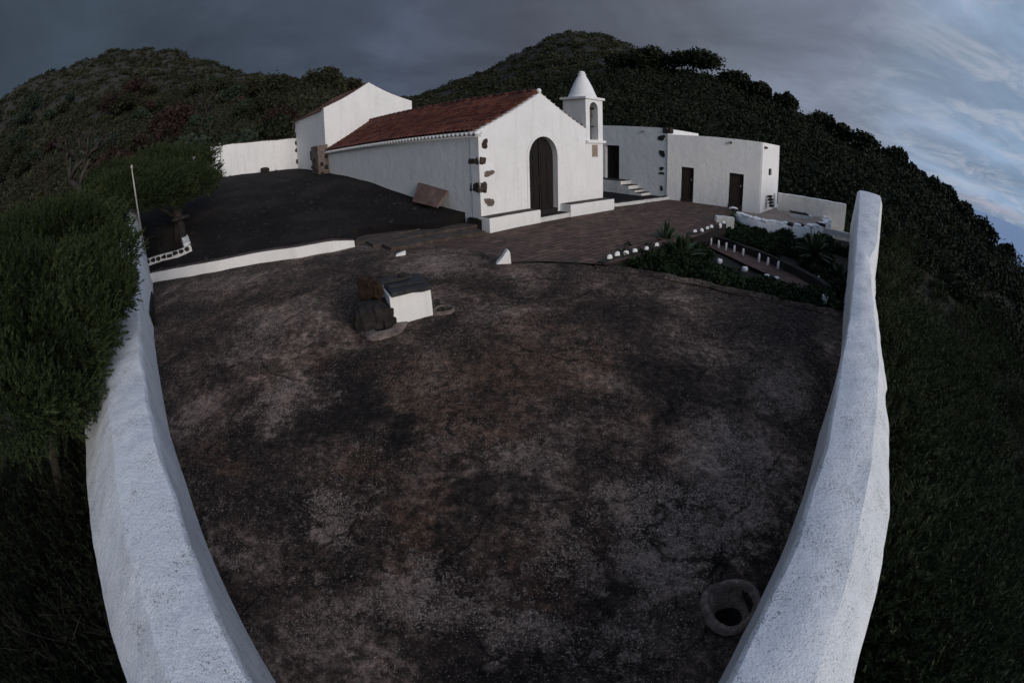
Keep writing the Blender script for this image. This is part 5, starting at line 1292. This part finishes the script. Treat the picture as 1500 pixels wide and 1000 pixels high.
for i, (px, py, r_, s_, h_, mt, lb, cat) in enumerate([
    (195, 240, 30, 2.6, 3.4, 'red_bush', 'reddish brown rounded shrub behind the spreading juniper', 'shrub'), (160, 215, 38, 2.2, 2.6, 'red_bush', 'dull red shrub on the slope between green bushes', 'shrub'), (255, 165, 60, 3.4, 3.4, 'red_bush', 'dark red-brown tree high on the slope', 'shrub'),
    (283, 206, 36, 1.9, 1.9, 'blue_bush', 'domed grey-green shrub just left of the yard wall', 'shrub'), (340, 203, 36, 1.6, 1.5, 'blue_bush', 'grey-green bush peeping over the yard wall', 'shrub'), (358, 200, 38, 1.3, 1.4, 'blue_bush', 'small grey-green bush above the middle of the yard wall', 'shrub'),
    (385, 140, 90, 4.6, 5, 'scrub', 'pale grey-brown tree near the saddle of the hill', 'tree'), (405, 190, 40, 2.2, 3.0, 'wood_dark', 'dark bush behind the yard wall near the chancel', 'shrub'), (470, 133, 95, 4.2, 5, 'scrub', 'round tree on the saddle skyline', 'tree'), (505, 140, 95, 4, 4.5, 'scrub', 'skyline tree touching the chancel roof edge', 'tree')]):
    b = gr(px, py + 18 if r_ < 50 else py, r_); zg = float(terrain(np.array([b.x]), np.array([b.y]))[0]); top_ = gr(px, py - 12, r_).z
    b.z = zg; h_ = max(h_, min(top_ - zg, h_ * 1.5))
    tree('shrub' if cat == 'shrub' else 'hill_tree', b, h_, s_, 5200, mt, lb, cat, leaf=.12 * (1 + r_ / 60), seed=i, flat=.8, lobes=10, tr=.07)
# distinct shrubs scattered over the lower slope
rs_ = random.Random(4)
for kind, lb, cnt in (('blue_bush', 'domed grey-green shrub on the slope behind the cinder yard', 16), ('red_bush', 'dull red-brown shrub on the slope behind the cinder yard', 12), ('scrub', 'pale olive shrub on the slope behind the cinder yard', 14)):
    for k in range(cnt):
        px, py = rs_.uniform(5, 430), rs_.uniform(125, 250); r_ = rs_.uniform(30, 75)
        if px > 300: py = rs_.uniform(120, 190)
        b = gr(px, py, 60); az = math.atan2(b.x, b.y); el = (b.z - Z0) / 60; r_ = None
        for q in range(28, 150):
            zt = float(terrain(np.array([math.sin(az) * q]), np.array([math.cos(az) * q]))[0])
            if (zt - Z0) / q > el - .02: r_ = q; break
        if not r_: continue
        s_ = rs_.uniform(.9, 2.0) * (1 + r_ / 120)
        tree('hill_shrub', Vector((math.sin(az) * r_, math.cos(az) * r_, zt - .1)), s_ * 1.5, s_, 1300, kind, lb, 'shrub', {'blue_bush': 'grey-green shrubs on the slope', 'red_bush': 'red-brown shrubs on the slope', 'scrub': 'pale olive shrubs on the slope'}[kind], leaf=.10 * (1 + r_ / 60), seed=500 + k, flat=.85, lobes=7, trunk=False)
# skyline trees on the right ridge
SK = [(925, 92, 78, 4.6, 'wide dark tree on the ridge left of the umbrella-shaped crowns'), (968, 86, 78, 5.2, 'broad umbrella-shaped crown highest on the dark ridge'), (1015, 90, 76, 5.2, 'umbrella-shaped tree at the right end of the flat ridge crowns'), (1075, 118, 74, 3.2, 'ragged tuft-topped tree just right of the umbrella crowns'),
      (1112, 130, 74, 2.6, 'small round skyline tree above the end of the outbuilding'), (1150, 148, 73, 2.6, 'low skyline tree midway down the ridge'), (1205, 178, 70, 2.8, 'spiky dark skyline tree right of the outbuilding'), (1232, 194, 68, 2.2, 'skyline tree with a leaning pointed top'), (1262, 208, 66, 3.0, 'open twiggy tree on the ridge above the parapet end'),
      (1305, 224, 64, 3.0, 'rounded skyline tree right of the parapet end'), (1340, 252, 62, 2.2, 'small dark skyline tree on the falling ridge'), (1376, 272, 60, 3.2, 'tall rounded tree at the sky where the sea comes into view'), (1408, 306, 58, 3.0, 'open branched tree jutting out against the sea'), (1436, 336, 57, 3.0, 'pointed grey-green tree low on the ridge against the sea'), (1472, 380, 56, 1.8, 'lowest small tree on the ridge line before the sea')]
for i, (px, py, r_, s_, lb) in enumerate(SK):
    b = gr(px, py, r_); b.z = float(terrain(np.array([b.x]), np.array([b.y]))[0]); h_ = max(3.0, gr(px, py - 13, r_).z - b.z)
    h_ = min(h_, 8.5); tree('ridge_tree', b, h_, s_ * .8, 4200, 'wood_dark', lb, 'tree', leaf=.26, seed=50 + i, flat=.6 if i in (0, 1, 2) else .95, lobes=9, tr=.14, branches=7)
# garden shrubs
gspots = [(905, 385), (925, 388), (950, 392), (975, 398), (1000, 385), (1010, 400), (1030, 405), (1055, 400), (1050, 412), (1080, 410), (1075, 420), (1105, 415), (1110, 426), (1135, 424), (1150, 432), (1165, 425), (1185, 438), (1205, 432), (1215, 445), (930, 377), (975, 378), (1010, 372),
          (1075, 345), (1095, 350), (1115, 358), (1130, 352), (1150, 365), (1150, 350), (1170, 372), (1175, 358), (1200, 365), (1215, 378), (1205, 392), (1225, 365), (1230, 395), (1090, 338), (1110, 342), (1190, 350), (1210, 352), (1225, 415), (1072, 330), (1135, 340)]
gspots += [(895, 388), (912, 384), (920, 382), (938, 380), (948, 378), (957, 376), (965, 374), (940, 386), (960, 384), (985, 380), (1005, 378), (1020, 385), (1028, 372)]
gspots += [(px + random.uniform(-12, 12), py + random.uniform(-5, 5)) for px, py in gspots]
gspots += [(random.uniform(1020, 1210), 0) for _ in range(34)]
gspots = [(px, py if py else 396 + (px - 1020) * .20 + random.uniform(-6, 9)) for px, py in gspots]
gspots += [(px, 346 + (px - 1070) * .22 + random.uniform(-7, 10)) for px in [random.uniform(1070, 1225) for _ in range(24)]]
for i, (px, py) in enumerate(gspots):
    b = gz(px, py + 4, GZ + .1) if py < 376 and px > 1000 else gz(px, py, -.25); b.z = GZ; s_ = random.uniform(.32, .5); h_ = random.uniform(.5, .75) if px < 1000 else random.uniform(.28, .5) if py > 375 else random.uniform(.3, .55)
    tree('garden_shrub', b, h_, s_, 1500, 'garden_leaf', 'dark green low shrub in the sunken garden', 'shrub', 'low shrubs in the sunken garden', leaf=.045, seed=100 + i, flat=.9, lobes=6, trunk=False)
def agave(px, py, r, h, label, n=46, seed=0, dz=GZ):
    b = gz(px, py, dz); root = empty('rosette_plant', b, label, 'plant'); r_ = random.Random(seed)
    bm = bmesh.new(); tube(bm, [b, b + UP * h * .45], [.06, .05], 8); link('stem', bm_mesh(bm), M['bark'], root)
    bm = bmesh.new(); c = b + UP * h * .45
    for k in range(n):
        a = k * 2.4; el = R(r_.uniform(-15, 80)); L = r * r_.uniform(.8, 1.1); pts = []; d = Vector((math.cos(a) * math.cos(el), math.sin(a) * math.cos(el), math.sin(el)))
        side = d.cross(UP).normalized(); 
        prev = None
        for q in range(6):
            t = q / 5; p = c + d * L * t - UP * (.25 * L * t * t * math.cos(el)); w = .06 * r / .5 * (1 - t) ** .6 * (1 if t > .1 else .7) + .002
            cur = (bm.verts.new(p - side * w), bm.verts.new(p - UP * w * .4), bm.verts.new(p + side * w))
            if prev: bm.faces.new((prev[0], prev[1], cur[1], cur[0])); bm.faces.new((prev[1], prev[2], cur[2], cur[1]))
            prev = cur
    link('leaf_rosette', bm_mesh(bm, True), M['agave'], root)
agave(974, 380, .72, 1.0, 'upright spiky rosette plant by the corner of the brown paving', seed=1)
agave(996, 396, .8, .8, 'broader spiky rosette plant in front of the upright one', seed=2)
agave(1190, 396, .85, 1.1, 'tall spiky rosette plant between stone circle and long parapet', seed=3)
agave(1072, 333, .45, .5, 'small rosette plant at the white block by the stone circle', seed=4, dz=-.3)
agave(1225, 420, .5, .6, 'spiky rosette plant tucked against the long parapet', seed=5)
b = gz(1172, 306, -.1); tree('potted_cactus', b, .62, .16, 400, 'garden_leaf', 'small upright cactus-like plant in front of the stained garden wall', 'plant', leaf=.06, seed=300, flat=.9, lobes=4, tr=.04)

# ---------------------------------------------------------------- light
sun = bpy.data.lights.new('sun', 'SUN'); so = bpy.data.objects.new('sun', sun); C.objects.link(so)
SAZ, SEL = 143.0, 13.0
sun.energy = 1.75; sun.angle = R(36); sun.color = (1.0, .93, .91)
dv = azv(SAZ) * math.cos(R(SEL)) + UP * math.sin(R(SEL)); so.rotation_euler = dv.to_track_quat('Z', 'Y').to_euler(); so.location = (0, 0, 30)
w = bpy.data.worlds.new('World'); bpy.context.scene.world = w; w.use_nodes = True; nt = w.node_tree
bg = nt.nodes['Background']; bg.inputs[1].default_value = 1.0
class WN(N):
    def __init__(s, nt): s.nt = nt; tc = nt.nodes.new('ShaderNodeTexCoord'); s.v = tc.outputs['Generated']
n = WN(nt)
sky = nt.nodes.new('ShaderNodeTexSky'); sky.sky_type = 'NISHITA'; sky.sun_disc = False; sky.sun_elevation = R(SEL); sky.sun_rotation = R(SAZ); sky.air_density = 1.5; sky.dust_density = 2
sep = nt.nodes.new('ShaderNodeSeparateXYZ'); nt.links.new(n.v, sep.inputs[0])
zc_ = n.math('ADD', n.math('MAXIMUM', sep.outputs[2], 0), .16)
cmb = nt.nodes.new('ShaderNodeCombineXYZ'); nt.links.new(n.math('DIVIDE', sep.outputs[0], zc_), cmb.inputs[0]); nt.links.new(n.math('DIVIDE', sep.outputs[1], zc_), cmb.inputs[1])
xx = n.math('MULTIPLY_ADD', sep.outputs[0], .5, .5)
cl1 = n.noise(.8, 6, .58, .5, cmb.outputs[0]); cl2 = n.noise(1.9, 9, .66, .9, cmb.outputs[0])
base = n.ramp(xx, [(.05, (.036, .052, .070)), (.25, (.056, .074, .104)), (.40, (.072, .090, .130)), (.52, (.072, .083, .110)), (.68, (.130, .148, .185)), (.82, (.215, .250, .330)), (.97, (.25, .36, .51))])
c = n.mix(1, base, n.ramp(cl1, [(.34, .76), (.5, .98), (.64, 1.30)]), 'MULTIPLY')
brk = n.math('MULTIPLY', n.ramp(xx, [(.80, 0), (.93, 1)]), n.ramp(cl2, [(.46, 0), (.60, 1)]))
c = n.mix(n.math('MULTIPLY', brk, .55), c, (.46, .49, .58))
strip = n.math('MULTIPLY', n.ramp(sep.outputs[2], [(.002, 0), (.010, 1), (.016, .8), (.03, 0)]), n.ramp(sep.outputs[0], [(.6, 0), (.8, 1)]))
c = n.mix(n.math('MULTIPLY', strip, .4), c, (.40, .38, .45))
# brighter blue added overhead, out of view, to lift fill light on wall tops
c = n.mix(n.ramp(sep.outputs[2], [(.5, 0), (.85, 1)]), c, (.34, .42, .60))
sk = n.mix(1, sky.outputs[0], (.055, .070, .095), 'MULTIPLY')
cov = n.ramp(n.math('MULTIPLY_ADD', sep.outputs[1], .5, .5), [(.05, .25), (.45, 1)])
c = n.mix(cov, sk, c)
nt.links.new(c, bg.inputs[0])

# ---------------------------------------------------------------- camera
cam = bpy.data.cameras.new('camera'); co = bpy.data.objects.new('camera', cam); C.objects.link(co)
cam.type = 'PANO'; bpy.context.scene.render.engine = 'CYCLES'
cam.sensor_width = 36; cam.sensor_height = 24; cam.sensor_fit = 'HORIZONTAL'
ps = cam if hasattr(cam, 'panorama_type') else cam.cycles
ps.panorama_type = 'FISHEYE_EQUISOLID'; ps.fisheye_lens = F / 1500 * 36; ps.fisheye_fov = R(240)
cam.clip_start = .05; cam.clip_end = 200000
def rot(v):
    c, s = math.cos(ROLL), math.sin(ROLL); v = (c * v[0] + s * v[2], v[1], -s * v[0] + c * v[2])
    c, s = math.cos(PITCH), math.sin(PITCH); return Vector((v[0], c * v[1] - s * v[2], s * v[1] + c * v[2]))
rt3, up3, fw3 = rot((1, 0, 0)), rot((0, 0, 1)), rot((0, 1, 0))
mt = Matrix((rt3, up3, -fw3)).transposed().to_4x4(); mt.translation = (0, 0, Z0); co.matrix_world = mt
bpy.context.scene.camera = co
vs_ = bpy.context.scene.view_settings; vs_.view_transform = 'Standard'; vs_.look = 'None'; vs_.gamma = 1; vs_.exposure = 0
